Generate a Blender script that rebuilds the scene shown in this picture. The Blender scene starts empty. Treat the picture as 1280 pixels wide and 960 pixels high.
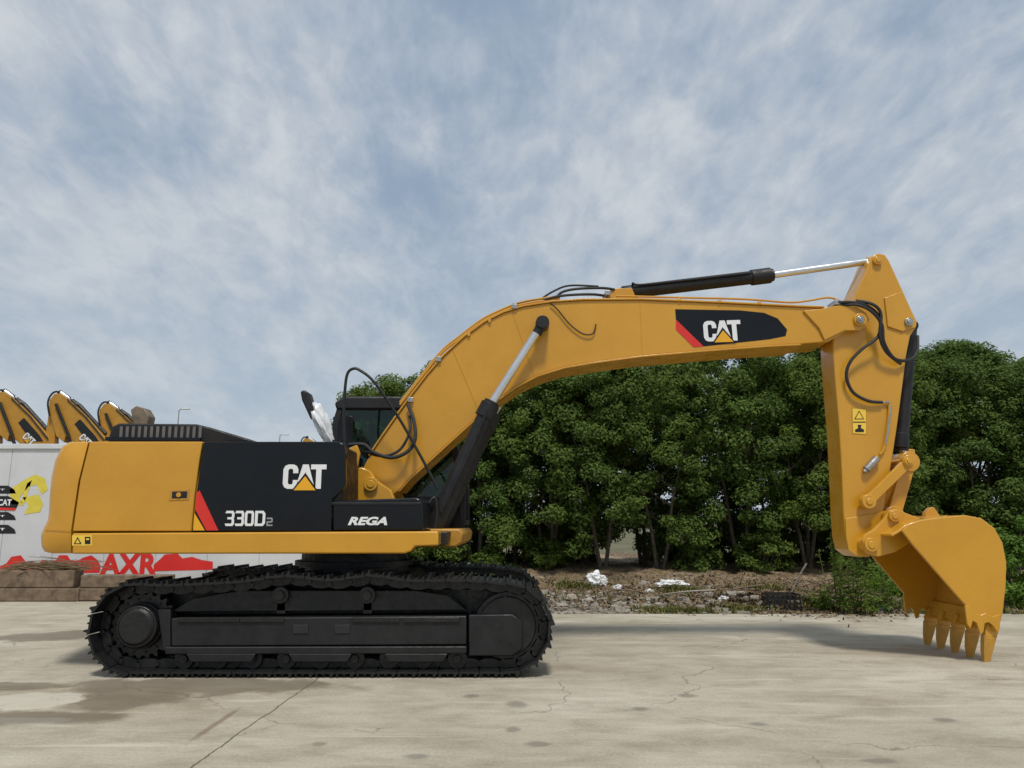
import bpy, bmesh, math, random
from mathutils import Vector, Matrix, noise
R=math.radians; PI=math.pi
scene=bpy.context.scene; COL=scene.collection
F=949.0; PIT=R(10.4); CAM=Vector((0,-8.4,1.6))
SP,CP=math.sin(PIT),math.cos(PIT)
rnd=random.Random(7)
def P(u,v,Y):
    a=(u-640)/F; b=(480-v)/F
    dy=CP-b*SP; dz=SP+b*CP
    t=(Y-CAM.y)/dy
    return (a*t, CAM.z+dz*t)
def PP(u,v,Y):
    x,z=P(u,v,Y); return Vector((x,Y,z))
def G(u,v):
    a=(u-640)/F; b=(480-v)/F
    dy=CP-b*SP; dz=SP+b*CP
    t=-CAM.z/dz
    return (a*t, CAM.y+dy*t)
def Q(pts,Y): return [P(u,v,Y) for u,v in pts]

# ---------------------------------------------------------------- materials
def newmat(name):
    m=bpy.data.materials.new(name); m.use_nodes=True
    nt=m.node_tree; b=nt.nodes['Principled BSDF']
    return m,nt,b
def ramp(nt,stops):
    r=nt.nodes.new('ShaderNodeValToRGB'); e=r.color_ramp.elements
    while len(e)<len(stops): e.new(0.5)
    for i,(p,c) in enumerate(stops):
        e[i].position=p; e[i].color=(c[0],c[1],c[2],1)
    return r
def nz(nt,vec,scale,detail=5,rough=.6,dist=0):
    n=nt.nodes.new('ShaderNodeTexNoise'); n.inputs['Scale'].default_value=scale
    n.inputs['Detail'].default_value=detail; n.inputs['Roughness'].default_value=rough
    n.inputs['Distortion'].default_value=dist
    if vec: nt.links.new(vec,n.inputs['Vector'])
    return n.outputs['Fac']
def mth(nt,op,a,b=None,c=None,clamp=False):
    n=nt.nodes.new('ShaderNodeMath'); n.operation=op; n.use_clamp=clamp
    for i,x in enumerate((a,b,c)):
        if x is None: continue
        if isinstance(x,(int,float)): n.inputs[i].default_value=x
        else: nt.links.new(x,n.inputs[i])
    return n.outputs[0]
def mixc(nt,f,a,b,bt='MIX'):
    n=nt.nodes.new('ShaderNodeMix'); n.data_type='RGBA'; n.blend_type=bt
    for s,x in ((n.inputs[0],f),(n.inputs[6],a),(n.inputs[7],b)):
        if isinstance(x,(int,float)): s.default_value=x
        elif isinstance(x,tuple): s.default_value=(x[0],x[1],x[2],1)
        else: nt.links.new(x,s)
    return n.outputs[2]
def mapr(nt,v,a,b,c=0,d=1,smooth=True):
    n=nt.nodes.new('ShaderNodeMapRange'); 
    if smooth: n.interpolation_type='SMOOTHSTEP'
    nt.links.new(v,n.inputs[0])
    for i,x in enumerate((a,b,c,d)): n.inputs[i+1].default_value=x
    return n.outputs[0]
def pmat(name,c1,c2,scale=2.,rough=.5,metal=0,bump=0,bscale=40,coat=0,rvar=.12,spec=.5,det=5):
    m,nt,b=newmat(name)
    tc=nt.nodes.new('ShaderNodeTexCoord').outputs['Object']
    n=nz(nt,tc,scale,det,.65)
    r=ramp(nt,[(.32,c1),(.68,c2)]); nt.links.new(n,r.inputs[0])
    nt.links.new(r.outputs[0],b.inputs['Base Color'])
    nt.links.new(mapr(nt,nz(nt,tc,scale*3.3,3),.3,.7,max(.02,rough-rvar),min(1,rough+rvar)),b.inputs['Roughness'])
    b.inputs['Metallic'].default_value=metal; b.inputs['Specular IOR Level'].default_value=spec
    b.inputs['Coat Weight'].default_value=coat; b.inputs['Coat Roughness'].default_value=.12
    if bump:
        bp=nt.nodes.new('ShaderNodeBump'); bp.inputs['Strength'].default_value=bump; bp.inputs['Distance'].default_value=.02
        nt.links.new(nz(nt,tc,bscale,4),bp.inputs['Height']); nt.links.new(bp.outputs[0],b.inputs['Normal'])
    return m
YEL=pmat('yellow_paint',(.545,.265,.016),(.61,.305,.022),1.3,.32,coat=.35,bump=.03,bscale=4)
YELD=pmat('yellow_paint_aged',(.42,.20,.02),(.54,.27,.03),2,.5,bump=.05)
BLK=pmat('black_gloss_paint',(.004,.005,.007),(.007,.008,.010),2,.2,coat=.1,rvar=.05,spec=.28)
BLKM=pmat('black_satin_metal',(.008,.008,.009),(.018,.018,.019),5,.5,bump=.08,bscale=30,spec=.4)
TRK=pmat('track_steel_black',(.005,.005,.006),(.018,.0175,.017),7,.42,metal=.0,bump=.15,bscale=25,spec=.45)
RUB=pmat('rubber_hose',(.012,.012,.013),(.022,.022,.023),8,.5)
CHR=pmat('chrome_rod',(.70,.71,.73),(.78,.79,.80),3,.28,metal=.9,rvar=.05)
STL=pmat('steel_fitting',(.35,.34,.32),(.5,.49,.46),12,.35,metal=.9)
WHT=pmat('white_decal',(.74,.75,.75),(.8,.8,.8),2,.4)
RED=pmat('red_decal',(.62,.02,.018),(.68,.03,.02),2,.4)
YLD=pmat('yellow_decal',(.75,.36,.01),(.8,.4,.015),2,.4)
LAB=pmat('label_yellow',(.84,.55,.06),(.88,.60,.08),2,.4)
GREY=pmat('grey_plastic',(.1,.1,.1),(.14,.14,.14),3,.6)
WOOD=pmat('weathered_timber',(.10,.07,.045),(.24,.17,.11),6,.85,bump=.5,bscale=30)
DRY=pmat('dry_brush',(.13,.085,.045),(.27,.19,.11),14,.9)
BARK=pmat('bark',(.08,.062,.045),(.17,.14,.105),8,.9,bump=.6,bscale=30)
PLA=pmat('white_plastic_wrap',(.6,.62,.65),(.78,.79,.8),5,.25,bump=.3,bscale=10)
STONE=pmat('rubble_stone',(.16,.14,.11),(.42,.38,.32),1.5,.9,bump=.3)
GRYM=pmat('galvanised_pole',(.3,.31,.32),(.4,.41,.42),4,.5,metal=.4)
def glass():
    m,nt,b=newmat('cab_glass')
    nt.nodes.remove(b); out=nt.nodes['Material Output']
    t=nt.nodes.new('ShaderNodeBsdfTransparent'); t.inputs[0].default_value=(.5,.62,.55,1)
    g=nt.nodes.new('ShaderNodeBsdfGlossy'); g.inputs['Roughness'].default_value=.03; g.inputs[0].default_value=(.8,.85,.85,1)
    f=nt.nodes.new('ShaderNodeFresnel'); f.inputs[0].default_value=1.5
    x=nt.nodes.new('ShaderNodeMixShader')
    nt.links.new(f.outputs[0],x.inputs[0]); nt.links.new(t.outputs[0],x.inputs[1]); nt.links.new(g.outputs[0],x.inputs[2])
    nt.links.new(x.outputs[0],out.inputs[0]); return m
GLS=glass()
def ramp_out(nt,f,stops):
    r=ramp(nt,stops); nt.links.new(f,r.inputs[0]); return r.outputs[0]
def leafmat(name,stops,tr=.25):
    m,nt,b=newmat(name); out=nt.nodes['Material Output']
    g=nt.nodes.new('ShaderNodeNewGeometry')
    r=ramp(nt,stops); nt.links.new(g.outputs['Random Per Island'],r.inputs[0])
    tc=nt.nodes.new('ShaderNodeTexCoord').outputs['Object']
    n=nz(nt,tc,.9,2)
    c=mixc(nt,1.0,r.outputs[0],ramp_out(nt,n,[(.3,(.78,.80,.82)),(.7,(1.2,1.15,1.0))]),'MULTIPLY')
    oi=nt.nodes.new('ShaderNodeObjectInfo')
    c=mixc(nt,1.0,c,ramp_out(nt,oi.outputs['Random'],[(0,(.86,.92,.95)),(1,(1.15,1.08,.95))]),'MULTIPLY')
    nt.links.new(c,b.inputs['Base Color']); b.inputs['Roughness'].default_value=.7; b.inputs['Specular IOR Level'].default_value=.15
    t=nt.nodes.new('ShaderNodeBsdfTranslucent'); nt.links.new(c,t.inputs[0])
    x=nt.nodes.new('ShaderNodeMixShader'); x.inputs[0].default_value=tr
    nt.links.new(b.outputs[0],x.inputs[1]); nt.links.new(t.outputs[0],x.inputs[2]); nt.links.new(x.outputs[0],out.inputs[0])
    return m
LEAF=leafmat('tree_leaves',[(0,(.07,.115,.026)),(.5,(.105,.168,.036)),(1,(.15,.22,.055))],.35)
LEAF2=leafmat('shrub_leaves',[(0,(.08,.15,.022)),(.5,(.13,.235,.035)),(1,(.21,.32,.06))],.3)
GRASS=leafmat('grass_blades',[(0,(.06,.09,.025)),(.5,(.11,.14,.035)),(1,(.30,.24,.12))],.3)

# ---------------------------------------------------------------- helpers
WL={}
def wl(p):
    return WL.get(p.name,Vector((0,0,0))) if p else Vector((0,0,0))
def thing(name,label,cat,loc=(0,0,0),group=None):
    o=bpy.data.objects.new(name,None); COL.objects.link(o); o.location=loc
    o['label']=label; o['category']=cat
    if group: o['group']=group
    o.empty_display_size=.2
    WL[o.name]=Vector(loc); return o
def tag(o,label,cat,group=None,kind=None):
    if label: o['label']=label
    if cat: o['category']=cat
    if group: o['group']=group
    if kind: o['kind']=kind
    return o
def obj(name,bm,mat,parent=None,bevel=0,smooth=35,seg=2):
    L=wl(parent)
    bmesh.ops.recalc_face_normals(bm,faces=bm.faces[:])
    bmesh.ops.translate(bm,verts=bm.verts[:],vec=-L)
    me=bpy.data.meshes.new(name); bm.to_mesh(me); bm.free()
    me.materials.append(mat)
    if smooth:
        for p in me.polygons: p.use_smooth=True
        me.set_sharp_from_angle(angle=R(smooth))
    o=bpy.data.objects.new(name,me); COL.objects.link(o)
    if parent: o.parent=parent
    WL[o.name]=L.copy()
    if bevel:
        m=o.modifiers.new('bevel','BEVEL'); m.width=bevel; m.segments=seg; m.limit_method='ANGLE'; m.angle_limit=R(40)
        w=o.modifiers.new('wn','WEIGHTED_NORMAL'); w.keep_sharp=True
    return o
def raw(name,verts,faces,mat,parent=None,smooth=False):
    me=bpy.data.meshes.new(name); me.from_pydata(verts,[],faces); me.materials.append(mat)
    if smooth:
        for p in me.polygons: p.use_smooth=True
    o=bpy.data.objects.new(name,me); COL.objects.link(o)
    if parent: o.parent=parent
    WL[o.name]=wl(parent).copy(); return o
def prism(bm,pts,y0,y1):
    a=[bm.verts.new((x,y0,z)) for x,z in pts]; b=[bm.verts.new((x,y1,z)) for x,z in pts]
    n=len(pts)
    bm.faces.new(a); bm.faces.new(b[::-1])
    for i in range(n):
        j=(i+1)%n; bm.faces.new((a[j],a[i],b[i],b[j]))
def loft(bm,slices):
    rows=[[bm.verts.new(p) for p in s] for s in slices]; n=len(rows[0])
    bm.faces.new(rows[0]); bm.faces.new(rows[-1][::-1])
    for k in range(len(rows)-1):
        for i in range(n):
            j=(i+1)%n; bm.faces.new((rows[k][j],rows[k][i],rows[k+1][i],rows[k+1][j]))
def ring(bm,out,inn,y0,y1):
    n=len(out)
    A=[bm.verts.new((x,y0,z)) for x,z in out]; B=[bm.verts.new((x,y0,z)) for x,z in inn]
    C=[bm.verts.new((x,y1,z)) for x,z in out]; D=[bm.verts.new((x,y1,z)) for x,z in inn]
    for i in range(n):
        j=(i+1)%n
        for q in ((A[i],A[j],B[j],B[i]),(C[j],C[i],D[i],D[j]),(A[j],A[i],C[i],C[j]),(B[i],B[j],D[j],D[i])): bm.faces.new(q)
def shrink(pts,d):
    n=len(pts); out=[]
    area=sum(pts[i][0]*pts[(i+1)%n][1]-pts[(i+1)%n][0]*pts[i][1] for i in range(n))
    s=1 if area>0 else -1
    for i in range(n):
        a=Vector(pts[i-1]);b=Vector(pts[i]);c=Vector(pts[(i+1)%n])
        n1=Vector((-(b-a).y,(b-a).x)).normalized()*s; n2=Vector((-(c-b).y,(c-b).x)).normalized()*s
        m=(n1+n2); m=m/max(.3,m.length_squared)*2
        out.append(tuple(b+m*d))
    return out
def box(bm,x0,x1,y0,y1,z0,z1):
    prism(bm,[(x0,z0),(x1,z0),(x1,z1),(x0,z1)],y0,y1)
def disk(bm,c,y0,y1,r,seg=28,r2=None):
    r2=r if r2 is None else r2
    a=[bm.verts.new((c[0]+r*math.cos(2*PI*i/seg),y0,c[1]+r*math.sin(2*PI*i/seg))) for i in range(seg)]
    b=[bm.verts.new((c[0]+r2*math.cos(2*PI*i/seg),y1,c[1]+r2*math.sin(2*PI*i/seg))) for i in range(seg)]
    bm.faces.new(a); bm.faces.new(b[::-1])
    for i in range(seg):
        j=(i+1)%seg; bm.faces.new((a[j],a[i],b[i],b[j]))
def cat(pts,n=6,closed=False):
    pts=[Vector(p) for p in pts]; out=[]; N=len(pts)
    for i in range(N if closed else N-1):
        if closed: p0,p1,p2,p3=pts[i-1],pts[i],pts[(i+1)%N],pts[(i+2)%N]
        else: p0,p1,p2,p3=pts[max(0,i-1)],pts[i],pts[i+1],pts[min(N-1,i+2)]
        for k in range(n):
            t=k/n
            out.append(.5*((2*p1)+(p2-p0)*t+(2*p0-5*p1+4*p2-p3)*t*t+(3*p1-p0-3*p2+p3)*t**3))
    if not closed: out.append(pts[-1])
    return out
def tube(bm,pts,r,seg=10):
    pts=[Vector(p) for p in pts]; n=len(pts)
    if isinstance(r,(int,float)): r=[r]*n
    rows=[]; up=None
    for i,p in enumerate(pts):
        t=(pts[min(n-1,i+1)]-pts[max(0,i-1)]).normalized()
        if up is None:
            up=t.orthogonal().normalized()
        else:
            up=(up-t*up.dot(t)); up=up.normalized() if up.length>1e-6 else t.orthogonal().normalized()
        s=t.cross(up)
        rows.append([bm.verts.new(p+(up*math.cos(2*PI*k/seg)+s*math.sin(2*PI*k/seg))*r[i]) for k in range(seg)])
    for i in range(n-1):
        for k in range(seg):
            l=(k+1)%seg; bm.faces.new((rows[i][k],rows[i][l],rows[i+1][l],rows[i+1][k]))
    bm.faces.new(rows[0][::-1]); bm.faces.new(rows[-1])
def hose(name,uvy,r,mat,parent,smooth=6):
    bm=bmesh.new(); tube(bm,cat([PP(*p) for p in uvy],smooth),r); return obj(name,bm,mat,parent)
def dup(root,loc,label=None,group=None,scale=None,rotz=0):
    r=root.copy(); COL.objects.link(r); r.location=loc
    if scale: r.scale=scale
    r.rotation_euler.z=rotz
    if label: r['label']=label
    if group: r['group']=group
    for ch in list(root.children):
        c=ch.copy(); COL.objects.link(c); c.parent=r
        for g in ch.children:
            d=g.copy(); COL.objects.link(d); d.parent=c
    return r
def sheet(name,polys,Y,mat,parent):
    bm=bmesh.new()
    for p in polys: bm.faces.new([bm.verts.new((x,Y,z)) for x,z in p])
    for f in bm.faces:
        f.normal_update()
    bmesh.ops.triangulate(bm,faces=bm.faces[:])
    return obj(name,bm,mat,parent,smooth=0)
def text(name,s,u0,u1,v0,v1,Y,mat,parent,bold=.02,shear=0):
    cu=bpy.data.curves.new('t','FONT'); cu.body=s; cu.offset=bold; cu.shear=shear; cu.extrude=0.0
    o=bpy.data.objects.new('t',cu); COL.objects.link(o)
    me=bpy.data.meshes.new_from_object(o.evaluated_get(bpy.context.evaluated_depsgraph_get()))
    bpy.data.objects.remove(o)
    xs=[v.co.x for v in me.vertices]; ys=[v.co.y for v in me.vertices]
    xa,xb,ya,yb=min(xs),max(xs),min(ys),max(ys)
    X0,Z1=P(u0,v0,Y); X1,Z0=P(u1,v1,Y); L=wl(parent)
    for v in me.vertices:
        v.co=Vector((X0+(v.co.x-xa)/(xb-xa)*(X1-X0),Y,Z0+(v.co.y-ya)/(yb-ya)*(Z1-Z0)))-L
    me.materials.clear(); me.materials.append(mat); me.name=name
    q=bpy.data.objects.new(name,me); COL.objects.link(q)
    if parent: q.parent=parent
    WL[q.name]=L.copy(); return q
LC=[(0.62,0.64),(0.62,0.80),(0.55,0.94),(0.42,1.0),(0.20,1.0),(0.07,0.94),(0,0.80),(0,0.20),(0.07,0.06),(0.20,0),(0.42,0),(0.55,0.06),(0.62,0.20),(0.62,0.36),(0.41,0.36),(0.41,0.24),(0.37,0.18),(0.26,0.18),(0.21,0.24),(0.21,0.76),(0.26,0.82),(0.37,0.82),(0.41,0.76),(0.41,0.64)]
LA=[(0.80,1),(1.04,1),(1.33,0),(1.11,0),(0.92,0.70),(0.74,0),(0.52,0)]
LT=[(1.14,1),(1.78,1),(1.78,0.80),(1.58,0.80),(1.58,0),(1.36,0),(1.36,0.80),(1.14,0.80)]
def logo(u0,v1,w,Y,parent,ang=0,dy=.003):
    X,Z=P(u0,v1,Y); X2,_=P(u0+w,v1,Y); s=(X2-X)/1.78
    ca,sa=math.cos(R(ang)),math.sin(R(ang))
    def T(p): return [(X+s*(a*ca-b*sa),Z+s*(a*sa+b*ca)) for a,b in p]
    sheet('logo_letters',[T(LC),T(LA),T(LT)],Y,WHT,parent)
    sheet('logo_triangle_border',[T([(.92,.66),(.34,-.13),(1.50,-.13)])],Y-dy,BLK,parent)
    sheet('logo_triangle',[T([(.92,.52),(.47,-.06),(1.37,-.06)])],Y-2*dy,YLD,parent)

# ================================================================= EXCAVATOR
EX=thing('excavator','large yellow and black tracked excavator in the foreground, its toothed bucket on the concrete','excavator',(-2.05,1.6,0))
# ---- tracks
x1,zc=P(164,789,0); x2,_=P(634,789,0)
zc=0.505; rr=zc-.05
path=[]
n=14
for i in range(n+1): # bottom
    path.append((x1+(x2-x1)*i/n, zc-rr))
for i in range(1,n):
    a=-PI/2+PI*i/n; path.append((x2+rr*math.cos(a),zc+rr*math.sin(a)))
tops=[(634,0),(600,.03),(560,.04),(510,.04),(460,.09),(410,.045),(352,.085),(300,.03),(250,.005),(205,-.01),(164,0)]
tp=cat([(P(u,789,0)[0],zc+rr+h,0) for u,h in tops],4)
path+=[(p.x,p.y) for p in tp]
for i in range(1,n):
    a=PI/2+PI*i/n; path.append((x1+rr*math.cos(a),zc+rr*math.sin(a)))
path.append(path[0])
acc=[0]
for i in range(1,len(path)): acc.append(acc[-1]+math.dist(path[i],path[i-1]))
LEN=acc[-1]; NS=50
def at_s(s):
    s%=LEN
    for i in range(1,len(acc)):
        if acc[i]>=s:
            t=(s-acc[i-1])/max(1e-9,acc[i]-acc[i-1])
            a,b=path[i-1],path[i]
            return (a[0]+(b[0]-a[0])*t,a[1]+(b[1]-a[1])*t)
def pt_tan(s):
    p=at_s(s); a=at_s(s-.06); b=at_s(s+.06)
    t=Vector((b[0]-a[0],b[1]-a[1])).normalized(); return p,t
pitch=LEN/NS
bm=bmesh.new()
for side in (.2,.36):
    for k in range(NS):
        p,t=pt_tan((k+.5)*pitch); nrm=Vector((t.y,-t.x))
        q=[]
        for a,b in ((-.56,-.02),(.56,-.02),(.52,-.09),(.2,-.115),(-.2,-.115),(-.52,-.09)):
            w=Vector(p)+t*a*pitch+nrm*b; q.append((w.x,w.y))
        prism(bm,q,side,side+.05)
        disk(bm,tuple(Vector(p)-nrm*.06+t*pitch*.5),side-.015,side+.065,.028,8)
trk=obj('crawler_track',bm,TRK,EX,smooth=40)
bm=bmesh.new()
hw=pitch*.5
prism(bm,[(-hw*.90,-.016),(hw*.98,-.016),(hw*1.08,.012),(hw*.88,.012),(hw*.82,.052),(hw*.66,.052),(hw*.56,.008),(hw*.10,.008),(hw*.05,.026),(-hw*.09,.026),(-hw*.14,.008),(-hw*.58,.008),(-hw*.64,.038),(-hw*.76,.038),(-hw*.84,.004),(-hw*.90,.002)],-.3,.3)
sho=bpy.data.meshes.new('track_shoe'); bmesh.ops.recalc_face_normals(bm,faces=bm.faces[:]); bm.to_mesh(sho); bm.free(); sho.materials.append(TRK)
for k in range(NS):
    p,t=pt_tan((k+.5)*pitch)
    o=bpy.data.objects.new('track_shoe',sho); COL.objects.link(o); o.parent=trk
    M=Matrix(((t.x,0,t.y,p[0]+2.05),(0,-1,0,.3-1.6),(t.y,0,-t.x,p[1]),(0,0,0,1)))
    o.matrix_basis=M
# ---- track frame with wheels
Yf=.1
bm=bmesh.new()
prism(bm,Q([(214,773),(583,770),(583,806),(214,808)],Yf),Yf,.5)
fr=obj('track_frame',bm,BLKM,EX,bevel=.012)
def fpart(name,pts,Y,y1,mat=BLKM,bev=.01):
    bm=bmesh.new(); prism(bm,Q(pts,Y),Y,y1); return obj(name,bm,mat,fr,bevel=bev)
fpart('frame_top',[(214,765),(583,763),(560,744),(520,738),(300,738),(240,748)],.2,.45)
fpart('frame_skirt',[(206,809),(583,808),(583,817),(206,818)],Yf-.03,.5)
fpart('idler_guard',[(586,769),(640,768),(653,777),(653,811),(640,820),(586,820)],Yf+.004,.5)
fpart('motor_guard',[(197,762),(213,762),(213,818),(203,812)],Yf+.02,.45)
fpart('shade_filler_plate',[(150,745),(200,738),(600,736),(650,745),(660,800),(640,832),(170,832),(140,800)],.47,.5,TRK)  # added dark plate, stands in for the shade seen between the track runs
for u0,u1 in ((232,320),(360,440),(480,560)):
    fpart('roller_guard',[(u0,817),(u1,817),(u1-6,828),(u0+6,828)],.07,.1)
for u in (375,427):
    fpart('frame_hole_shade',[(u-9,781),(u+10,781),(u+10,792),(u-9,792)],Yf-.012,Yf+.02,RUB,.004)  # raised dark block in place of the shade inside each frame hole
for u0,u1 in ((222,300),(300,356),(440,500),(505,575)):
    fpart('step_plate',[(u0,772),(u1-1,772),(u1-1,778),(u0,778)],Yf-.02,Yf+.02,TRK,.004)
bm=bmesh.new()
nt_=23; prof=[]
for i in range(nt_*4):
    a=2*PI*i/(nt_*4); r=(.375 if i%4 in (0,1) else .325); prof.append((x1+r*math.cos(a),zc+r*math.sin(a)))
prism(bm,prof,.24,.34)
disk(bm,(x1,zc),.17,.42,.245,44,.26); disk(bm,(x1,zc),.10,.17,.215,40,.235); disk(bm,(x1,zc),.07,.10,.17,36,.20)
for i in range(14):
    a=2*PI*i/14; disk(bm,(x1+.287*math.cos(a),zc+.287*math.sin(a)),.225,.25,.014,6)
obj('drive_sprocket',bm,TRK,fr,bevel=.008,smooth=30)
bm=bmesh.new(); disk(bm,(x2,zc),.2,.4,.36,44); disk(bm,(x2,zc),.17,.43,.31,44); disk(bm,(x2,zc),.12,.48,.1,24)
obj('idler_wheel',bm,TRK,fr,bevel=.01)
for i in range(9):
    u=232+i*42.5; c=P(u,828,.2); c=(c[0],.135+.035)
    bm=bmesh.new(); disk(bm,c,.19,.43,.085,24); disk(bm,c,.15,.22,.105,24); disk(bm,c,.38,.45,.105,24); disk(bm,c,.12,.15,.045,12)
    obj('bottom_roller',bm,TRK,fr,bevel=.004)
for u in (460,352):
    c=(P(u,745,.2)[0],.83)
    bm=bmesh.new(); disk(bm,c,.2,.42,.075,24); disk(bm,c,.14,.2,.09,24); disk(bm,c,.11,.14,.05,12)
    prism(bm,[(c[0]-.05,c[1]-.2),(c[0]+.05,c[1]-.2),(c[0]+.04,c[1]),(c[0]-.04,c[1])],.2,.3)
    obj('carrier_roller',bm,TRK,fr,bevel=.004)
for o in (trk,fr):  # far side assembly
    c=o.copy(); COL.objects.link(c); c.parent=EX; c.location.y+=2.59; WL[c.name]=WL[o.name]
    for g in list(o.children):
        d=g.copy(); COL.objects.link(d); d.parent=c
bm=bmesh.new()
cx=-2.02
prism(bm,[(cx-1.2,.5),(cx+1.2,.5),(cx+.75,1.0),(cx-.75,1.0)],.5,2.7)
obj('undercarriage_body',bm,BLKM,EX,bevel=.03)
bm=bmesh.new()
for z0,z1,r in ((1.0,1.08,.68),(1.08,1.14,.74),(1.14,1.27,.66)):
    a=[(cx+r*math.cos(2*PI*i/48),1.6+r*math.sin(2*PI*i/48)) for i in range(48)]
    A=[bm.verts.new((x,y,z0)) for x,y in a]; B=[bm.verts.new((x,y,z1)) for x,y in a]
    bm.faces.new(A[::-1]); bm.faces.new(B)
    for i in range(48):
        j=(i+1)%48; bm.faces.new((A[i],A[j],B[j],B[i]))
obj('swing_bearing',bm,BLKM,EX)
# ---- upper body
YB=.12
prof=[(110,552),(98,600),(88.5,665),(88.5,692),(64,692),(55,690),(51,683),(50.5,669),(54,660),(59,650),(60.5,640),(61.5,620),(63.5,596),(69,573),(77,558),(86,552)]
base=Q(prof,YB); sl=[]
zs=[p[1] for p in base]; zmid=(max(zs)+min(zs))/2
for k,(y,) in enumerate([(YB,),(YB+.012,),(YB+.035,),(YB+.08,),(.5,),(1.0,),(1.6,),(2.2,),(2.7,),(2.99,),(3.06,),(3.08,)]):
    bul=-.33*(1-((y-1.6)/1.5)**2)
    e=min(y-YB,3.08-y); cor=.05*max(0,1-e/.08)**2
    s=[]
    for i,(x,z) in enumerate(base):
        xx=x
        if i>=4: xx=x+bul+cor
        zz=z-(.02*max(0,1-e/.035)**2 if z>zmid else -.02*max(0,1-e/.035)**2)
        s.append((xx,y,zz))
    sl.append(s)
bm=bmesh.new(); loft(bm,sl)
cw=obj('counterweight',bm,YEL,EX,smooth=50)
bm=bmesh.new(); prism(bm,Q([(57,661.5),(88,663.5),(88,665.5),(56,663.5)],YB-.004),YB-.004,YB+.01); obj('counterweight_groove',bm,YELD,cw)
bm=bmesh.new(); prism(bm,Q([(114,555),(250,555),(250,664),(94,664)],.16),.16,3.06)
obj('engine_housing',bm,YEL,EX,bevel=.03)
bm=bmesh.new(); prism(bm,Q([(251.5,555),(428,556),(428,620),(413,664),(251.5,664)],.16),.16,1.15)
obj('pump_housing',bm,BLKM,EX,bevel=.03)
bm=bmesh.new(); prism(bm,Q([(251.5,556),(415,556),(412,664),(251.5,664)],1.15),1.151,3.05)
obj('tank_housing',bm,BLKM,EX,bevel=.03)
bm=bmesh.new(); prism(bm,Q([(112,552),(253,552),(249,575),(243,620),(239,664),(90.5,664),(100,600)],YB),YB,.2)
dr=obj('side_door',bm,YEL,EX,bevel=.012,seg=3)
bm=bmesh.new(); prism(bm,Q([(212,612),(237,611),(236,625),(211,626)],YB-.006),YB-.006,YB+.01)
lt=obj('latch_plate',bm,YELD,dr,bevel=.004)
bm=bmesh.new(); prism(bm,Q([(215,614.5),(234,614),(233.5,622.5),(214.5,623)],YB-.010),YB-.010,YB)
obj('latch',bm,BLKM,dr,bevel=.003)
bm=bmesh.new(); disk(bm,P(224,618.5,YB),YB-.02,YB,.027,16); obj('door_lock',bm,YEL,dr)
bm=bmesh.new(); prism(bm,Q([(255,552),(424,552),(430,556),(432,566),(432,606),(427,614),(415,624),(414,664),(241,664),(245,620),(251,575)],YB-.006),YB-.006,.2)
bp=obj('side_panel',bm,BLK,EX,bevel=.012,seg=3)
Y1=YB-.0095
sheet('red_stripe',[Q([(245.5,616),(249.5,613),(273,663),(258,663),(243.5,636)],Y1)],Y1,RED,bp)
sheet('yellow_stripe',[Q([(243,641),(256,663),(241.5,663)],Y1)],Y1,YLD,bp)
logo(353,611,54,Y1,bp)
def glyph(polys,u0,u1,v0,v1):
    X0,Z1=P(u0,v0,Y1); X1,Z0=P(u1,v1,Y1)
    return [[(X0+(X1-X0)*a,Z0+(Z1-Z0)*b) for a,b in p] for p in polys]
T3=[[(0,.84),(.1,1),(.85,1),(1,.85),(1,.58),(.93,.5),(1,.42),(1,.15),(.85,0),(.1,0),(0,.16),(.66,.16),(.73,.22),(.73,.40),(.66,.44),(.25,.44),(.25,.58),(.66,.58),(.73,.62),(.73,.78),(.66,.84)]]
T0=[[(0,.15),(0,.85),(.15,1),(.85,1),(1,.85),(1,.15),(.85,0),(.501,0),(.501,.16),(.66,.16),(.73,.23),(.73,.77),(.66,.84),(.34,.84),(.27,.77),(.27,.23),(.34,.16),(.499,.16),(.499,0),(.15,0)]]
TD=[[(0,0),(0,1),(.8,1),(1,.82),(1,.18),(.8,0),(.501,0),(.501,.16),(.66,.16),(.74,.25),(.74,.75),(.66,.84),(.27,.84),(.27,.16),(.499,.16),(.499,0)]]
T2=[[(0,1),(.85,1),(1,.88),(1,.5),(.86,.4),(.25,.4),(.25,.18),(1,.18),(1,0),(0,0),(0,.48),(.14,.58),(.75,.58),(.75,.82),(0,.82)]]
for pol,u in ((T3,282),(T3,294.3),(T0,306.6)): sheet('model_number',glyph(pol,u,u+10.2,638.5,657.5),Y1,WHT,bp)
sheet('model_letter',glyph(TD,319.2,331,638.5,657.5),Y1,WHT,bp)
sheet('model_suffix',glyph(T2,333.5,340.5,647,657.5),Y1,GRYM,bp)
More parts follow.
